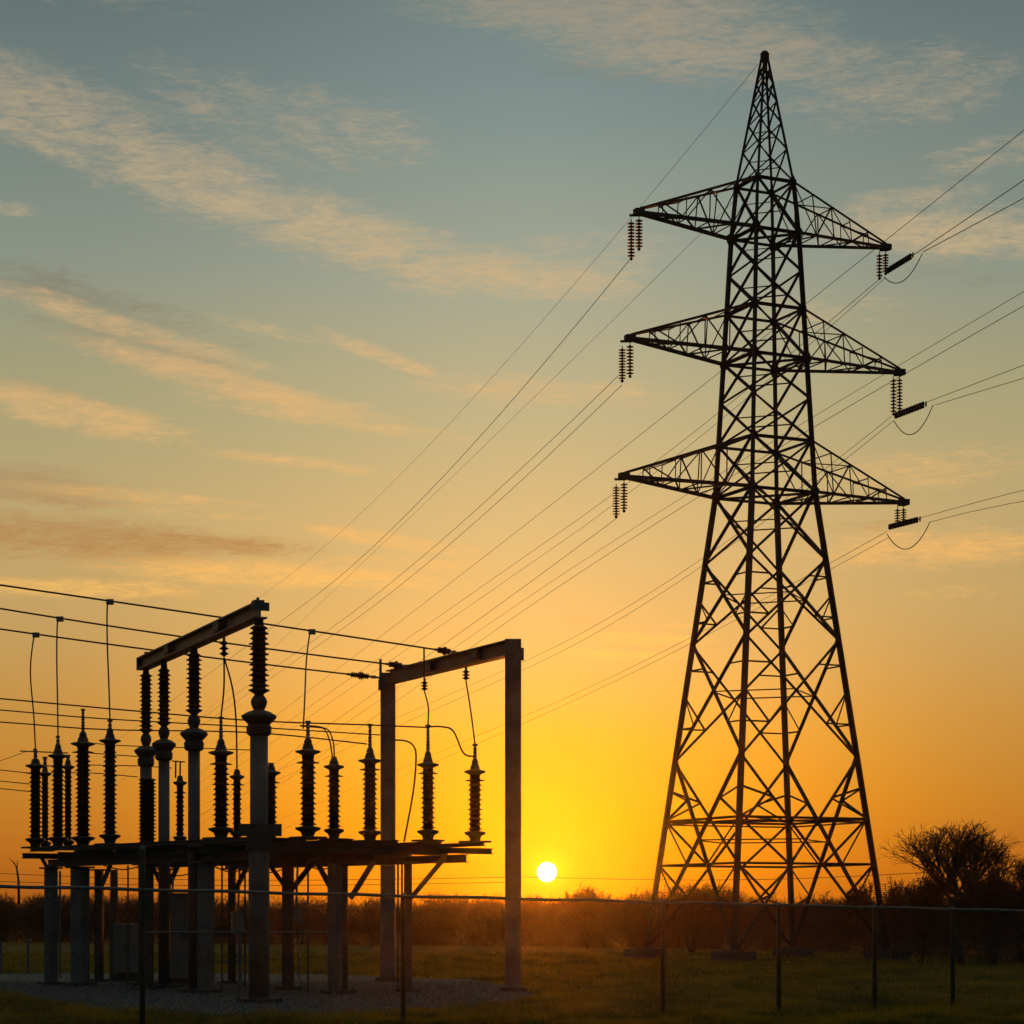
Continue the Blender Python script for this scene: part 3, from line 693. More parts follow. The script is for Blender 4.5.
# spreader bars on the far left group
o_ = MB(); o_.bar(P(20, 751, at_left(45, 1.8).y), P(68, 753, at_left(45, 1.8).y), .03); o_.bar(P(42, 766, at_left(45, 1.8).y), P(55, 766, at_left(45, 1.8).y), .03)
tag(o_.build('spreader_bar', M_metal, origin=P(45, 752, at_left(45, 1.8).y)), 'thin horizontal bar across the leads of the leftmost insulators', 'bar')
p9 = at_left(180, 2.5); o_ = MB()
for q, x in enumerate((175.5, 180)): o_.tube([P(x, 778, p9.y), P(x + .3, 761, p9.y)], .02, 6)
o_.bar(P(172, 761, p9.y), P(185, 762, p9.y), .03)
tag(o_.build('terminal_fork', M_metal, origin=P(178, 770, p9.y)), 'small two pronged fork with a crossbar above the thin far insulator', 'fitting')

# ------------------------------------------------------------------ left beam on four insulated columns
LB0 = Vector((-4.85, 44.1, 0)); LD = Vector((-.337, .942, 0)).normalized(); LR = math.atan2(LD.y, LD.x)
gant = empty('insulated_beam_frame', LB0, 'long steel beam climbing towards the viewer on four ribbed insulator columns', 'beam frame')
def lp(px):
    k = (px - 512) / F; t = (k * LB0.y - LB0.x) / (LD.x - k * LD.y); return t
def LP(t, z=0): return LB0 + LD * t + Vector((0, 0, z))
tend = lp(143)
mb = MB(); mb.ibeam(LP(-.1, 7.53), LP(tend + .1, 7.75), .28, .30, .03); bm = part(mb, 'beam', M_steel, gant)
mb = MB(); mb.box(LP(-.12, 7.60), (.03, .34, .16), LR); mb.box(LP(tend + .12, 7.75), (.03, .27, .3), LR); mb.box(LP(.1, 7.71), (.25, .2, .06), LR); mb.box(LP(tend * .96, 7.93), (.12, .1, .10), LR)
mb.tube([LP(.1, 7.7), LP(.1, 7.8)], .03, 8)
mb.build('end_plate', M_steel, bm, origin=WORLD[bm.name])
for tt_ in (3.2, 8.4):
    mb = MB(); c = LP(tt_, 7.53 + .22 * tt_ / tend); mb.box(c, (.5, .305, .19), LR)
    for q in (-.18, -.06, .06, .18):
        for zz in (-.05, .05): mb.box(c + LD * q + Vector((0, 0, zz)), (.035, .33, .035), LR)
    mb.build('splice_plate', M_steel, bm, origin=WORLD[bm.name])
for i, (px, hw, rs) in enumerate(((259, .175, .175), (194, .135, .14), (164, .135, .13), (146, .15, .13))):
    t = lp(px); c = LP(t)
    mb = MB()
    if i == 0:
        mb.lathe((c.x, c.y, -.05), [(.20, 0), (.20, 2.9), (.175, 3.25), (.172, 5.2)], 20)
    else: mb.lathe((c.x, c.y, -.05), [(hw, 0), (hw * .96, 5.35)], 16)
    col_ = part(mb, 'column', M_post if i == 0 else M_steel, gant, True)
    mb = MB(); mb.box((c.x, c.y, .05), (.75, .75, .12), LR); mb.build('base_pad', M_conc, col_, origin=WORLD[col_.name])
    if i == 0:
        mb = MB(); mb.box((c.x + .02, c.y + .05, 3.33), (.82, .5, .22), .1); mb.box((c.x, c.y, 3.1), (.46, .46, .28), .1); mb.build('collar_bracket', M_dark, col_, origin=WORLD[col_.name])
    up_ = .22 if i else 0; bz = .22 * t / tend; fz = 5.15 + (up_ if i else .1); R1 = rs * (1.2 if i else 1.08)
    mb = MB(); mb.lathe((c.x, c.y, fz), [(R1 * .95, -.12), (R1 * 1.25, -.08), (R1 * 1.3, .05), (R1 * 1.1, .10), (R1 * 1.75, .22), (R1 * 1.8, .27), (R1 * 1.2, .34), (R1 * .55, .38), (R1 * .75, .46), (R1 * .85, .53), (R1 * .72, .61), (R1 * .45, .67), (R1 * .6, .70), (R1 * 1.15, .76), (R1 * .6, .80)], 18)
    ins = part(mb, 'insulator_base', M_dark, gant, False)
    mb = MB(); prf = []; z = fz + .80; k = 0
    while z < 7.16 + bz:
        core = R1 * .66; rr = R1 * (1.02 if k % 2 == 0 else .9) * random.uniform(.97, 1.03)
        prf += [(core, z), (core, z + .03), (rr, z + .04), (rr, z + .05), (core * 1.05, z + .08)]; z += .10; k += 1
    prf += [(R1 * .5, z), (R1 * .42, 7.40 + bz)]
    mb.lathe((c.x, c.y, 0), prf, 18); part(mb, 'ribbed_insulator', M_porc, gant)
    if i in (1, 2, 3):                                               # second, lower ribbed housing below the flange
        pass
    if i == 3:
        mb = MB(); prf = []; z = 3.3
        while z < 4.95:
            prf += [(.16, z), (.165, z + .03), (.215, z + .04), (.21, z + .05), (.17, z + .075)]; z += .088
        mb.lathe((c.x + .03, c.y, 0), prf, 16); part(mb, 'lower_ribbed_insulator', M_porc, gant)

# ------------------------------------------------------------------ right portal
RP0 = Vector((.024, 50.8, 0)); kf = (388 - 512) / F; RP1 = Vector((kf * 59, 59, 0)); RDv = (RP1 - RP0).normalized(); RR = math.atan2(RDv.y, RDv.x)
port = empty('portal_frame', RP0, 'pale grey portal frame of two plain square posts and a sloping looking top beam', 'portal frame')
for i, (p, w) in enumerate(((RP0, .36), (RP1, .37))):
    mb = MB(); hw = w / 2; c = .02
    mb.extrude(p + Vector((0, 0, -.05)), p + Vector((0, 0, 7.78 if i == 0 else 7.9)), [(-hw + c, -hw), (hw - c, -hw), (hw, -hw + c), (hw, hw - c), (hw - c, hw), (-hw + c, hw), (-hw, hw - c), (-hw, -hw + c)])
    ps = part(mb, 'post', M_post, port)
    mb = MB(); mb.box((p.x, p.y, .05), (.62, .62, .11)); mb.build('base_pad', M_conc, ps, origin=WORLD[ps.name])
    mb = MB(); mb.box((p.x + (hw + .03) * (1 if i == 0 else -1), p.y, 7.46 if i == 0 else 7.6), (.06, .2, .26)); mb.build('bolt_plate', M_steel, ps, origin=WORLD[ps.name])
mb = MB(); mb.ibeam(RP0 + Vector((0, 0, 7.62)) - RDv * -.19, RP1 + Vector((0, 0, 7.78)) - RDv * .19, .26, .34, .03); part(mb, 'beam', M_steel, port)
for tt_ in (2.2, 5.4):
    mb = MB(); c = RP0 + RDv * tt_ + Vector((0, 0, 7.62 + .16 * tt_ / 8.8)); mb.box(c, (.5, .285, .22), RR)
    for q in (-.18, -.06, .06, .18):
        for zz in (-.06, .06): mb.box(c + RDv * q + Vector((0, 0, zz)), (.035, .31, .035), RR)
    part(mb, 'splice_plate', M_steel, port)
def rp(px):
    k = (px - 512) / F; return (k * RP0.y - RP0.x) / (RDv.x - k * RDv.y)
def RPt(t, z): return RP0 + RDv * t + Vector((0, 0, z))

# ---- small hangers under the beams
def hanger(p, L, label):
    o = empty('hanging_insulator', p, label, 'insulator', 'short insulators hanging under the two beams')
    mb = MB(); mb.tube([p, p + Vector((0, 0, -.1))], .03, 6); part(mb, 'shackle', M_metal, o)
    mb = MB(); n = 3; pr = []
    for k in range(n):
        z = .08 + k * (L - .1) / n; s = (L - .1) / n; pr += [(.035, z), (.055, z + s * .2), (.105, z + s * .5), (.05, z + s * .7), (.03, z + s)]
    mb.lathe(p, pr, 12, axis=(0, 0, -1)); part(mb, 'disc_stack', M_porc, o, True)
    return p + Vector((0, 0, -L))
h1 = hanger(LP(lp(224), 7.38), .42, 'short stacked disc insulator under the left beam, two leads leaving it')
h2 = hanger(RPt(rp(424.5), 7.50), .32, 'short insulator under the middle of the portal beam')
mb = MB(); kx_ = RPt(rp(380.5) + .0, 0); mb.tube([Vector((kx_.x, kx_.y, 7.55)), Vector((kx_.x, kx_.y, ZY(659, kx_.y)))], .035, 6); part(mb, 'spike', M_steel, port)
h3 = hanger(RPt(rp(466), 7.48), .32, 'short insulator under the portal beam nearer its tall front post')

# ------------------------------------------------------------------ yard wires
def cable(pts, r, label, group=None, cat='cable', name='cable'):
    q = smooth_pts(pts); mb = MB(); mb.tube(q, r, 6)
    return tag(mb.build(name, M_wire, origin=q[0]), label, cat, group)
G_w = 'long overhead wires strung across the yard'
bdir = Vector((-.93, -.37, 0)).normalized()
def yard_wire(px_end, py_end, tpos, pts, label, r=.022):
    A = RPt(tpos, 0); A.z = 0; P_ = []
    for px, py in pts: P_.append(on_line(px, py, A, bdir))
    T = np.array([t for t, _ in P_]); Z = np.array([p.z for _, p in P_]); co = np.polyfit(T, Z, min(2, len(pts) - 1))
    q = []; tmax = T.max(); tmin = T.min()
    for k in range(60):
        t = tmin + (tmax + 14 - tmin) * k / 59; z = np.polyval(co, min(t, tmax)) + (np.polyval(np.polyder(co), tmax) * (t - tmax) if t > tmax else 0)
        p = A + bdir * t; q.append(Vector((p.x, p.y, z)))
    mb = MB(); mb.tube(q, r, 6); tag(mb.build('overhead_wire', M_wire, origin=q[0]), label, 'wire', G_w)
    return A, co
def wz(A, co, px):
    t, _ = on_line(px, 0, A, bdir); p = A + bdir * t; return Vector((p.x, p.y, float(np.polyval(co, t))))
t1_, t2_, t3_ = rp(455), rp(412), rp(390)
W1 = yard_wire(0, 0, t1_, [(455, 652.5), (262, 623.5), (0, 585)], 'highest of the three thick wires from the left edge to the portal beam')
W2 = yard_wire(0, 0, t2_, [(408, 666.5), (262, 648), (0, 608.5)], 'middle one of the three thick wires from the left edge to the portal beam')
W3 = yard_wire(0, 0, t3_, [(382, 678), (262, 664), (0, 629)], 'lowest of the three thick wires from the left edge to the portal beam')
for (A, co), pa, pb, bpos, lbl in ((W1, 435, 458, t1_, 'strain insulator nearest the portal\'s front post, ending the highest thick wire'), (W2, 386, 410, t2_, 'strain insulator at the middle thick wire\'s end on the portal beam'), (W3, 347, 380, t3_, 'strain insulator left of the portal\'s rear post, ending the lowest thick wire')):
    a = wz(A, co, pa); b = wz(A, co, pb)
    o = empty('strain_insulator', a, lbl, 'insulator', 'strain insulators on the portal wires'); L = (b - a).length
    mb = MB(); n = 9; pr = []
    for k in range(n):
        z = L * .12 + k * L * .06; s = L * .06; rr = .075 if k not in (4, 5) else .105
        pr += [(.035, z), (rr, z + s * .4), (rr, z + s * .55), (.035, z + s * .9)]
    mb.lathe(a, pr, 10, axis=b - a); part(mb, 'disc_stack', M_porc, o, True)
    mb = MB(); mb.tube([a, a + (b - a) * .14], .035, 6); part(mb, 'clamp', M_metal, o); mb = MB(); mb.tube([a + (b - a) * .62, b], .03, 6); mb.box(a + (b - a) * .8, (.12, .05, .08)); part(mb, 'turnbuckle', M_metal, o)
G_d = 'leads dropping to the upright insulators'
def drop(A_co, px, midpx, b, label, midoff=0.0):
    a = wz(*A_co, px); m = lerp(a, b, .5); m.x += midoff
    a2 = a + Vector((-.06, 0, -.12)); e2 = b + Vector((0, 0, .25))
    q = smooth_pts([a, a2, lerp(a2, b, .3) + Vector((midoff, 0, 0)), lerp(a2, b, .7) + Vector((midoff * .3, 0, 0)), b - Vector((0, 0, .05))]); mb = MB(); mb.tube(q, .017, 6)
    o = tag(mb.build('drop_lead', M_wire, origin=a), label, 'cable', G_d)
    cb = MB(); cb.box(a + Vector((0, 0, -.02)), (.16, .08, .12)); part(cb, 'wire_clamp', M_metal, o)
drop(W1, 110, 0, BT['b10'], 'lead from the highest thick wire down to the insulator left of the beam\'s far column', -.02)
drop(W1, 312, 0, BT['b5'] + Vector((-.1, 0, -.1)), 'lead from the highest thick wire down to the stout insulator right of the near column', -.03)
drop(W2, 60, 0, BT['b12'], 'straight lead from the middle thick wire to the third insulator from the left', -.02)
drop(W3, 36, 0, BT['b14'], 'slightly bowed lead from the lowest thick wire to the leftmost insulator', -.09)
cable([h1, lerp(h1, BT['b7'], .5) + Vector((.03, 0, 0)), BT['b7']], .018, 'left one of the two leads hanging from the left beam', G_d, name='drop_lead')
cable([h1, lerp(h1, BT['b8'], .25) + Vector((.1, 0, 0)), lerp(h1, BT['b8'], .55) + Vector((.1, 0, 0)), BT['b8']], .018, 'right one of the two leads hanging from the left beam, bowing outward', G_d, name='drop_lead')
cable([h2, lerp(h2, BT['b2'], .5) + Vector((.05, 0, 0)), BT['b2']], .018, 'lead from the middle of the portal beam to the second insulator from the right', G_d, name='drop_lead')
cable([h3, lerp(h3, BT['b1'], .5) + Vector((.01, 0, 0)), BT['b1']], .018, 'lead from the portal beam to the rightmost insulator', G_d, name='drop_lead')
cable([wz(*W1, 424), RPt(rp(424.5), 7.43) + Vector((0, -.17, 0))], .02, 'short lead from the highest thick wire down over the portal beam', G_d, name='drop_lead')
b2, b1 = BT['b2'], BT['b1']
cable([b2 + Vector((0, 0, -.04)), b2 + Vector((.3, .1, -.03)), b2 + Vector((.55, .2, -.12)), lerp(b2, b1, .75) + Vector((0, 0, -.3)), b1 + Vector((-.03, 0, -.28))], .02, 'curved lead looping between the two rightmost insulators')
yb4 = BT['b4'].y
for q, dx in enumerate((0, 3.2)):
    cable([P(300, 725.5 + q * .5, yb4), P(318, 726.5 + q, yb4), P(325 + dx, 730, yb4), P(330 + dx, 742, yb4), P(332.5 + dx * .6, 758, yb4)], .016, ('inner' if q == 0 else 'outer') + ' of the twin leads arching down into the shorter insulator', 'twin arched leads')
yl = at_right(405, .9).y
cable([P(395, 740, yl), P(406, 741, yl), P(413.5, 746, yl), P(416, 757, yl), P(413.5, 790, yl), P(404, 842, yl)], .02, 'lead curving out right of the portal\'s rear post and down to the deck')
# lower yard wires
G_lw = 'thinner wires crossing the yard at insulator height'
def low_wire(pts, Y0, Y1, label, r=.015):
    n = len(pts); q = []
    x0, x1 = pts[0][0], pts[-1][0]
    for px, py in pts:
        t = (px - x0) / (x1 - x0); inv = (1 - t) / Y0 + t / Y1; q.append(P(px, py, 1 / inv))
    if x0 <= 0: d = (q[0] - q[1]).normalized(); q.insert(0, q[0] + d * 8)
    qs = smooth_pts(q, 6); mb = MB(); mb.tube(qs, r, 5); tag(mb.build('overhead_wire', M_wire, origin=qs[0]), label, 'wire', G_lw)
low_wire([(0, 698.6), (130, 710.5), (251, 720.5), (370, 725), (428, 727.5)], 52, BT['b2'].y, 'topmost of the three thin mid height wires, running to the second insulator from the right', .017)
low_wire([(0, 710), (100, 718.5), (251, 727), (380, 735)], 53, 54, 'middle one of the three thin wires at mid height', .015)
low_wire([(0, 722), (105, 729.5), (251, 732.5), (367, 744)], 54, BT['b3'].y, 'lowest of the three thin mid height wires, ending beside the rear portal post', .016)
low_wire([(91, 743), (120, 745.5), (180, 747.5), (250, 750)], 60, 60, 'short far wire crossing behind the beam columns just above the far insulators', .013)
low_wire([(89, 753), (138, 756.5), (172, 758)], 60, 60, 'second short far wire left of the beam columns', .013)
low_wire([(88, 765), (138, 766), (172, 768)], 60, 60, 'third short far wire left of the beam columns', .013)
low_wire([(0, 770), (30, 773), (90, 773), (138, 777)], 60, 60, 'uppermost of the three low wires entering at the left edge', .013)
low_wire([(0, 781), (30, 784)], 60, at_left(36, .5).y, 'middle of the three low wires entering at the left edge', .013)
low_wire([(0, 788.5), (30, 791.5)], 60, at_left(36, .5).y, 'lowest of the three low wires entering at the left edge', .013)
low_wire([(0, 761), (28, 751)], 60, at_left(36, .5).y, 'faint wire rising from the left edge to the leftmost insulators', .008)

# ------------------------------------------------------------------ things under and behind the deck
def cabinet(px0, px1, ytop, Y, depth, label, plinth=.15):
    x0, x1 = (px0 - 512) * Y / F, (px1 - 512) * Y / F; zt = ZY(ytop, Y); w = x1 - x0; cx = (x0 + x1) / 2; cy = Y + depth / 2
    o = empty('equipment_cabinet', (cx, cy, 0), label, 'cabinet', 'grey cabinets under the platform')
    mb = MB(); mb.box((cx, cy, plinth / 2), (w + .08, depth + .08, plinth)); part(mb, 'plinth', M_conc, o)
    mb = MB(); mb.box((cx, cy, (zt + plinth) / 2 - .02), (w, depth, zt - plinth - .04)); part(mb, 'body', M_cab, o)
    mb = MB(); mb.box((cx, cy, zt - .02), (w + .06, depth + .08, .04)); part(mb, 'roof', M_cab, o)
    for s in (-1, 1):
        mb = MB(); mb.box((cx + s * w / 4, Y - .012, (zt + plinth) / 2), (w / 2 - .04, .018, zt - plinth - .2)); d = part(mb, 'door', M_cab, o)
        mb = MB(); mb.box((cx + s * .05, Y - .035, (zt + plinth) / 2), (.02, .03, .16)); mb.build('handle', M_dark, d, origin=WORLD[d.name])
cabinet(170, 199, 893, 55.5, .7, 'tall grey cabinet standing under the middle of the platform', .18)
cabinet(113, 140, 924, 58, .8, 'lower squat grey cabinet left of the tall one', .25)
def railing(pts, Y0, Y1, zs, label, r=.022, n_posts=4):
    a = Vector(((pts[0] - 512) * Y0 / F, Y0, 0)); b = Vector(((pts[1] - 512) * Y1 / F, Y1, 0))
    o = empty('guard_rail', a, label, 'railing', 'pipe rails in the yard')
    for z in zs:
        mb = MB(); mb.tube([a + Vector((0, 0, z)), b + Vector((0, 0, z))], r, 8); part(mb, 'rail', M_fence, o)
    for k in range(n_posts):
        c = lerp(a, b, k / (n_posts - 1)); mb = MB(); mb.tube([c, c + Vector((0, 0, zs[0] + .02))], r * 1.1, 8); part(mb, 'post', M_fence, o)
railing((142, 334), 46.5, 47.5, (1.35,), 'long single pipe rail at chest height running in front of the cabinets', .022, 3)
railing((213, 250), 57, 57, (1.62, 1.1, .55), 'short three bar rail behind the near column', .018, 5)
def simple_post(px, Y, ytop, label, r=.03):
    x = (px - 512) * Y / F; z = ZY(ytop, Y); mb = MB(); mb.lathe((x, Y, -.02), [(r, 0), (r, z), (r * .5, z + .03)], 8)
    tag(mb.build('marker_post', M_fence, origin=(x, Y, 0)), label, 'post', 'thin posts at the left of the yard')
simple_post(1, 66, 941, 'short thin post at the very left edge of the grass')
simple_post(28, 66, 939, 'short thin post left of the platform\'s first leg', .04)
simple_post(60, 62, 871, 'tall thin post between the platform\'s two left legs')
mb = MB(); Yp = 61
mb.lathe(((114 - 512) * Yp / F, Yp, 0), [(.13, 0), (.10, 2.9)], 10)
tag(mb.build('timber_stub', M_bark, origin=((114 - 512) * Yp / F, Yp, 0)), 'plain round stub pole just left of the squat cabinet', 'pole')

# ------------------------------------------------------------------ perimeter fence
def fX(px):
    k = (px - 512) / F; Y = 37.66 / (1 - .558 * k); return Vector((k * Y, Y, 0))
def fz(x): return 2.12 - .0203 * (x + 7.46)
fence = empty('chain_link_fence', fX(512), 'long chain link fence with a thin top rail crossing the whole foreground', 'fence')
fa, fb = fX(-90), fX(1130)
mb = MB(); pts = []
for k in range(41):
    p = lerp(fa, fb, k / 40); pts.append(p + Vector((0, 0, fz(p.x) + .008 * math.sin(k * 1.7))))
mb.tube(pts, .026, 8); part(mb, 'top_rail', M_fence, fence)
for px in (-60, 142, 403, 663, 779, 875, 953, 1075):
    p = fX(px) + Vector((.0, .03, 0)); tall = 2.72 if px == 142 else fz(p.x) + .03
    mb = MB(); mb.lathe((p.x, p.y, -.05), [(.042, 0), (.042, tall), (.05, tall + .01), (.03, tall + .07)], 10); part(mb, 'post', M_fence, fence, True)
fd = (fb - fa); FL = fd.length; fdn = fd.normalized(); pitch = .10
vm, fm = [], []
def wire_strip(s0, z0, s1, z1, off):
    # thin diamond wire as a three sided prism
    a = fa + fdn * s0 + Vector((0, off, z0)); b = fa + fdn * s1 + Vector((0, off, z1)); d = (b - a).normalized(); nrm = Vector((-fdn.y, fdn.x, 0)); x = d.cross(nrm)
    o = len(vm); r = .0023
    for p in (a, b):
        for k in range(3): ang = k * 2.094; vm.append(tuple(p + x * (r * math.cos(ang)) + nrm * (r * math.sin(ang))))
    for k in range(3):
        k2 = (k + 1) % 3; fm.append((o + k, o + k2, o + 3 + k2)); fm.append((o + k, o + 3 + k2, o + 3 + k))
Hm = 1.95; n = int(FL / pitch)
for k in range(-int(Hm / pitch), n):
    s = k * pitch
    for sg in (1, -1):
        s0, z0, s1, z1 = (s, .04, s + Hm, Hm + .04)
        # clip at the top rail
        xt = fa.x + fdn.x * (s + Hm * .5); top_ = fz(xt) - .01; L_ = min(Hm, top_ - .04)
        if sg == 1: a_, b_ = (s, .04), (s + L_, .04 + L_)
        else: a_, b_ = (s + L_, .04), (s, .04 + L_)
        if b_[0] < 0 or a_[0] < 0 or max(a_[0], b_[0]) > FL: continue
        wire_strip(*a_, *b_, .004 * sg)
wm = raw_mesh('wire_mesh', np.array(vm) - np.array(WORLD[fence.name]), np.array(fm), M_fence, fence)

# ------------------------------------------------------------------ vegetation
def seg_prism(V, Fc, a, b, r0, r1):
    d = b - a; ln = np.linalg.norm(d)
    if ln < 1e-6: return
    d = d / ln; u = np.array([0, 0, 1.0]) if abs(d[2]) < .9 else np.array([1.0, 0, 0])
    x = np.cross(d, u); x /= np.linalg.norm(x); y = np.cross(x, d); o = len(V)
    for p, r in ((a, r0), (b, r1)):
        for k in range(3): an = k * 2.0944; V.append(p + x * (r * math.cos(an)) + y * (r * math.sin(an)))
    for k in range(3):
        k2 = (k + 1) % 3; Fc.append((o + k, o + k2, o + 3 + k2)); Fc.append((o + k, o + 3 + k2, o + 3 + k))
def grow(rs, H, Wd, trunk_h, r0, depth, kids=(3, 5), spread=.55, droop=0.0, minr=.008, stems=1, wig=.10, sideprob=.75, rdec=.62):
    VT, FT, VC, FC = [], [], [], []
    tips = []
    def rec(p, d, L, r, lev):
        n = 3; q = p.copy(); dd = d.copy()
        for i in range(n):
            dd = dd + rs.normal(0, wig * (1 + .3 * lev), 3); dd[2] += .03 - droop * lev; dd /= np.linalg.norm(dd)
            q2 = q + dd * L / n; ra = r * (1 - .3 * i / n); rb = r * (1 - .3 * (i + 1) / n)
            seg_prism(VT if lev < 2 else VC, FT if lev < 2 else FC, q, q2, max(ra, minr), max(rb, minr)); 
            if lev >= 2 and i > 0 and lev < depth:
                pass
            q = q2
            if lev > 0 and lev < depth and i < n - 1 and rs.rand() < sideprob:
                sd = rs.normal(0, 1, 3); sd -= dd * sd.dot(dd); sd /= np.linalg.norm(sd); nd_ = dd * .75 + sd * spread * 1.2; nd_ /= np.linalg.norm(nd_)
                rec(q, nd_, L * rs.uniform(.5, .75), r * .5, lev + 1)
        if lev < depth:
            k = rs.randint(kids[0], kids[1] + 1) if lev < 2 else rs.randint(2, 4)
            a0 = rs.rand() * 6.28
            for j in range(k):
                a = a0 + j * 6.283 / k + rs.uniform(-.3, .3)
                u = np.array([0, 0, 1.0]) if abs(dd[2]) < .9 else np.array([1.0, 0, 0]); x = np.cross(dd, u); x /= np.linalg.norm(x); y = np.cross(x, dd)
                s = spread * rs.uniform(.5, 1.25); nd_ = dd + (x * math.cos(a) + y * math.sin(a)) * s; nd_ /= np.linalg.norm(nd_)
                rec(q, nd_, L * rs.uniform(.62, .85), r * rdec, lev + 1)
        else: tips.append(q)
    for s in range(stems):
        a = rs.rand() * 6.28; off = np.array([math.cos(a), math.sin(a), 0]) * (.02 if stems > 1 else 0)
        d = np.array([math.cos(a) * .35, math.sin(a) * .35, 1]) if stems > 1 else np.array([.02, 0, 1.0]); d /= np.linalg.norm(d)
        rec(off, d, trunk_h, r0 * (1 if s == 0 else .75), 0)
    VT, VC = np.array(VT), np.array(VC); FT, FC = np.array(FT), np.array(FC)
    top_ = max(VC[:, 2].max(), VT[:, 2].max()); wd = np.percentile(np.abs(VC[:, :2]), 97) * 2
    sc = np.array([Wd / wd, Wd / wd, H / top_]); return VT * sc, FT, VC * sc, FC, np.array(tips) * sc
def leaf_cloud(rs, n, rx, ry, rz, zc, size, shape=2.2, floor=0.0):
    v = rs.normal(0, 1, (n, 3)); v /= np.linalg.norm(v, axis=1)[:, None]; rad = rs.rand(n) ** (1 / shape)
    lump = 1 + .16 * np.sin(v[:, 0] * 5 + 1) * np.sin(v[:, 2] * 6 + 2) + .12 * np.sin(v[:, 1] * 9)
    c = v * rad[:, None] * lump[:, None] * np.array([rx, ry, rz]) + np.array([0, 0, zc]); c[:, 2] = np.abs(c[:, 2] - floor) + floor
    return c
def tri_leaves(rs, C, s0, s1):
    n = len(C); s = rs.uniform(s0, s1, n)[:, None]
    a = rs.normal(0, 1, (n, 3)); b = rs.normal(0, 1, (n, 3)); a /= np.linalg.norm(a, axis=1)[:, None]; b /= np.linalg.norm(b, axis=1)[:, None]
    V = np.empty((n, 3, 3)); V[:, 0] = C - a * s; V[:, 1] = C + a * s; V[:, 2] = C + b * s * 1.2
    return V.reshape(-1, 3), np.arange(n * 3).reshape(-1, 3)
def merge(L):
    V, Fc, o = [], [], 0
    for v, f in L: V.append(v); Fc.append(f + o); o += len(v)
    return np.concatenate(V), np.concatenate(Fc)

# far thicket: one mass of scrub
def base_Y(px): return float(np.interp(px, [-200, 0, 250, 500, 700, 850, 1024, 1200], [158, 156, 146, 136, 125, 113, 86, 74]))
def top_y(px): return float(np.interp(px, [-200, 0, 60, 100, 170, 250, 330, 430, 500, 540, 560, 600, 625, 640, 690, 735, 780, 820, 845, 866, 890, 920, 960, 1024, 1200],
                                     [890, 892, 891, 894, 896, 895, 896, 893, 894, 892, 889, 887, 890, 888, 886, 889, 892, 893, 893, 888, 886, 884, 880, 876, 870]))
rs = np.random.RandomState(11)
tmpl = []
for q in range(4):
    vt, ft, vc, fc, tips = grow(rs, 3.0, 2.6, .7, .035, 4, (3, 4), .6, 0, .007, stems=3)
    lc = leaf_cloud(rs, 4200, 1.15, 1.15, 1.35, 1.15, .06, 2.4)
    lc2 = np.repeat(tips, 2, axis=0) + rs.normal(0, .06, (len(tips) * 2, 3))
    lv, lf = tri_leaves(rs, lc, .018, .055); lv2, lf2 = tri_leaves(rs, lc2, .015, .04)
    tmpl.append(merge([(vt, ft), (vc, fc), (lv, lf), (lv2, lf2)]))
Ls = []
px = -190.0
while px < 1200:
    Yb = base_Y(px) * 1.07; H = .3 + EYE + (HY - top_y(px)) * Yb / F
    for row in range(3):
        Y = Yb + 1.8 + row * 2.6 + rs.uniform(-.5, .5); x = (px + rs.uniform(-9, 9) - 512) * Y / F
        v, f = tmpl[rs.randint(4)]; a = rs.rand() * 6.28; s = H / 3.0 * rs.uniform(.74, 1.05) * (1 + row * .02); sw = rs.uniform(.9, 1.2)
        ca, sa = math.cos(a), math.sin(a)
        w = np.c_[(v[:, 0] * ca - v[:, 1] * sa) * sw + x, (v[:, 0] * sa + v[:, 1] * ca) * sw + Y, v[:, 2] * s - .3]
        Ls.append((w, f))
    px += 26 * 130 / Yb * .95
V_, F_ = merge(Ls)
print('thicket tris', len(F_))
tag(raw_mesh('thicket', V_, F_, M_twig), 'continuous belt of brown leafless scrub along the far edge of the grass', 'scrub', kind='stuff')

def tree(name, px, Y, H, Wd, label, cat, seed, depth=5, spread=.5, trunk=.9, r0=.09, leaves=0, minr=.008, stems=1, group=None, kids=(3, 5), lsz=(.03, .07), wig=.1, sideprob=.75, dome=False):
    r_ = np.random.RandomState(seed); vt, ft, vc, fc, tips = grow(r_, H, Wd, trunk, r0, depth, kids, spread, 0, minr, stems, wig, sideprob)
    x = (px - 512) * Y / F; o = empty(name, (x, Y, gz(x, Y)), label, cat, group)
    if dome:                                    # round the crown off: pull far reaching twigs back towards an egg shaped envelope
        zc = H * .52; rad = np.array([Wd * .5, Wd * .5, H * .48]); c = vc - np.array([0, 0, zc]); q = np.linalg.norm(c / rad, axis=1)
        k = np.where(q > .55, (.55 + (q - .55) * .62) / np.maximum(q, 1e-6), 1.0); k = k * 1.12; vc = c * k[:, None] + np.array([0, 0, zc]); vc[:, 2] = np.maximum(vc[:, 2], .3)
        vc[:, 2] *= H / vc[:, 2].max()
    raw_mesh('trunk', vt, ft, M_bark, o); parts_ = [(vc, fc)]
    if leaves:
        c = tips[r_.randint(0, len(tips), leaves)] + r_.normal(0, .10, (leaves, 3)) if False else leaf_cloud(r_, leaves, Wd * .46, Wd * .46, H * .46, H * .5, .06)
        parts_.append(tri_leaves(r_, c, *lsz))
    v, f = merge(parts_); raw_mesh('crown', v, f, M_twig, o)
    return len(f)
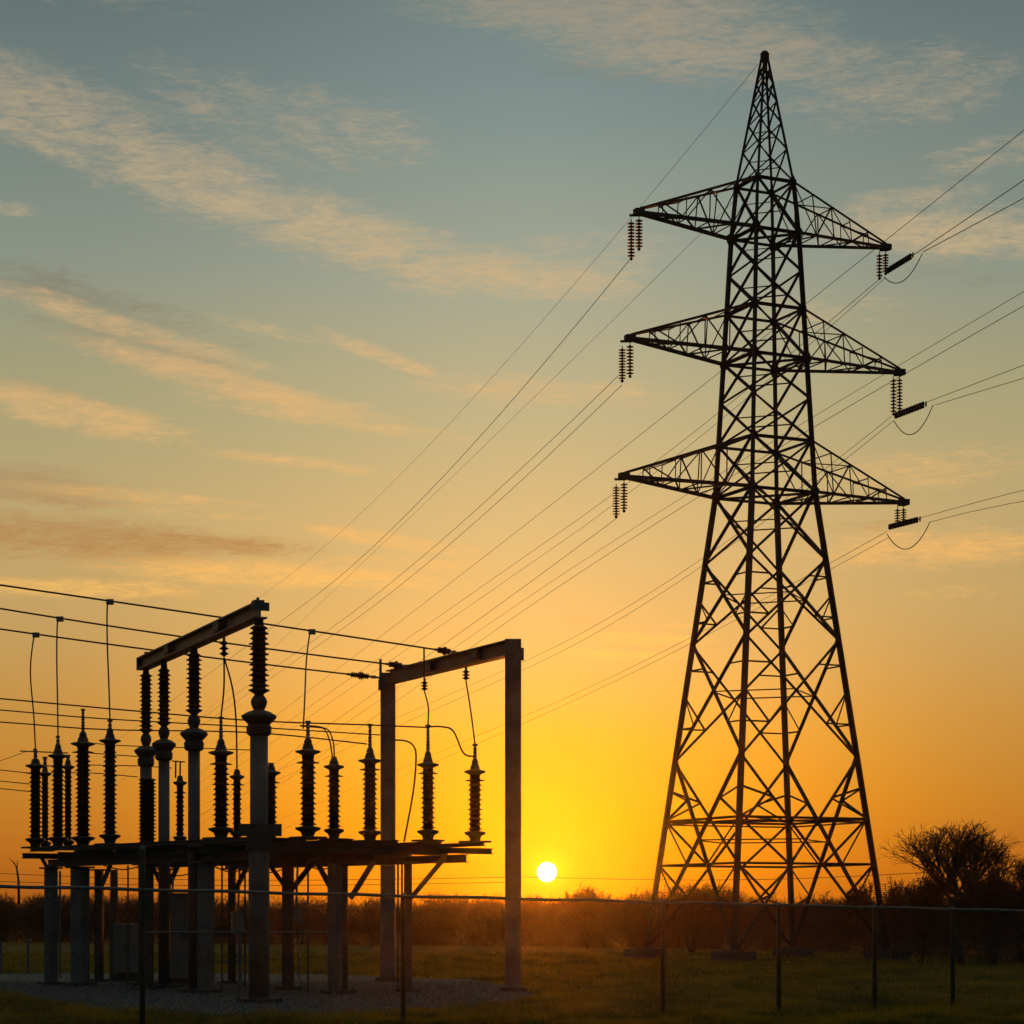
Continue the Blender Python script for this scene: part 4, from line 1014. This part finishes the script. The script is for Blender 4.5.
n_ = tree('bare_tree', 960, 92, 5.85, 4.8, 'large rounded leafless tree right of the pylon, tallest on the skyline', 'tree', 23, depth=6, spread=.36, trunk=.8, r0=.06, minr=.0034, kids=(5, 6), wig=.055, sideprob=.26, dome=True)
print('tree tris', n_)
G_s = 'bare shrubs rising above the thicket'
tree('bare_shrub', 588, 134, 3.95, 3.3, 'domed leafless bush just right of the setting sun', 'shrub', 5, 5, .55, .6, .06, 6000, .007, 3, G_s, lsz=(.015, .04))
tree('bare_shrub', 645, 126, 3.6, 2.6, 'low rounded bush left of the pylon\'s left leg', 'shrub', 6, 5, .55, .6, .06, 5000, .007, 3, G_s, lsz=(.015, .04))
tree('bare_shrub', 692, 122, 3.8, 4.2, 'wide bush seen through the pylon between its left and near legs', 'shrub', 8, 5, .55, .6, .06, 7000, .007, 3, G_s, lsz=(.015, .04))
tree('bare_shrub', 866, 101, 3.6, 1.9, 'thin spiky shrub just left of the pylon\'s right leg', 'shrub', 9, 5, .5, .6, .05, 800, .009, 3, G_s)
tree('bare_shrub', 893, 98, 3.7, 1.6, 'narrow shrub just right of the pylon\'s right leg', 'shrub', 10, 5, .45, .6, .05, 1100, .009, 3, G_s)
tree('bare_shrub', 922, 95, 3.9, 1.8, 'dense dark shrub under the left side of the big bare tree', 'shrub', 12, 5, .45, .6, .05, 3200, .009, 3, G_s)
tree('bare_shrub', 994, 88, 4.1, 2.3, 'dense dark shrub under the right side of the big bare tree', 'shrub', 13, 5, .5, .6, .05, 3600, .009, 3, G_s)
tree('bare_tree', 1033, 86, 4.35, 2.4, 'smaller leafless tree cut off by the right edge', 'tree', 14, 6, .36, .8, .05, 0, .0034, 1, wig=.05, sideprob=.5, dome=True)
tree('bare_shrub', 372, 140, 3.1, 1.6, 'small bush behind the portal\'s rear post', 'shrub', 15, 5, .5, .5, .05, 600, .009, 2, G_s)
tree('bare_shrub', 48, 154, 3.5, 3.0, 'low bush on the skyline at the far left', 'shrub', 16, 5, .5, .5, .05, 900, .011, 3, G_s)
# a leaning dead branch at the far left
mb = MB(); Ys = 150
mb.tube([P(19, 905, Ys), P(18.5, 880, Ys), P(16.5, 867, Ys), P(12.5, 861, Ys)], .10, 6, .03); mb.tube([P(17, 868, Ys), P(17.5, 860, Ys)], .04, 5, .015); mb.tube([P(15, 864, Ys), P(9, 858, Ys)], .035, 5, .012)
tag(mb.build('dead_snag', M_bark, origin=P(19, 905, Ys)), 'thin dead forked snag on the skyline at the far left', 'tree')

for q, (pp, lbl) in enumerate((([(-60, 871), (150, 879), (330, 880), (520, 877)], 'upper faint line strung low across the horizon left of the sun'), ([(-60, 880), (150, 885), (330, 885), (520, 882)], 'lower faint line strung low across the horizon left of the sun'),
                               ([(520, 877), (700, 880), (860, 876), (1090, 862)], 'faint line strung low across the horizon behind the pylon'))):
    mb = MB(); mb.tube(smooth_pts([P(x, y, 175) for x, y in pp]), .022, 4)
    tag(mb.build('distant_line', M_wire, origin=P(pp[0][0], pp[0][1], 175)), lbl, 'power line', 'faint lines along the horizon')
# ------------------------------------------------------------------ haze
hz = MB(); hz.box((0, 165, 22.5), (662, 632, 47.2))
hm = bpy.data.materials.new('evening_haze'); hm.use_nodes = True; t = hm.node_tree
for n in list(t.nodes): t.nodes.remove(n)
ho = t.nodes.new('ShaderNodeOutputMaterial'); pv = t.nodes.new('ShaderNodeVolumePrincipled')
pv.inputs['Color'].default_value = (.95, .93, .9, 1); pv.inputs['Density'].default_value = .00005; pv.inputs['Anisotropy'].default_value = .95
t.links.new(pv.outputs[0], ho.inputs['Volume'])
tag(hz.build('haze', hm, origin=(0, 165, 0)), 'thin evening haze lying over the whole field', 'haze', kind='stuff')
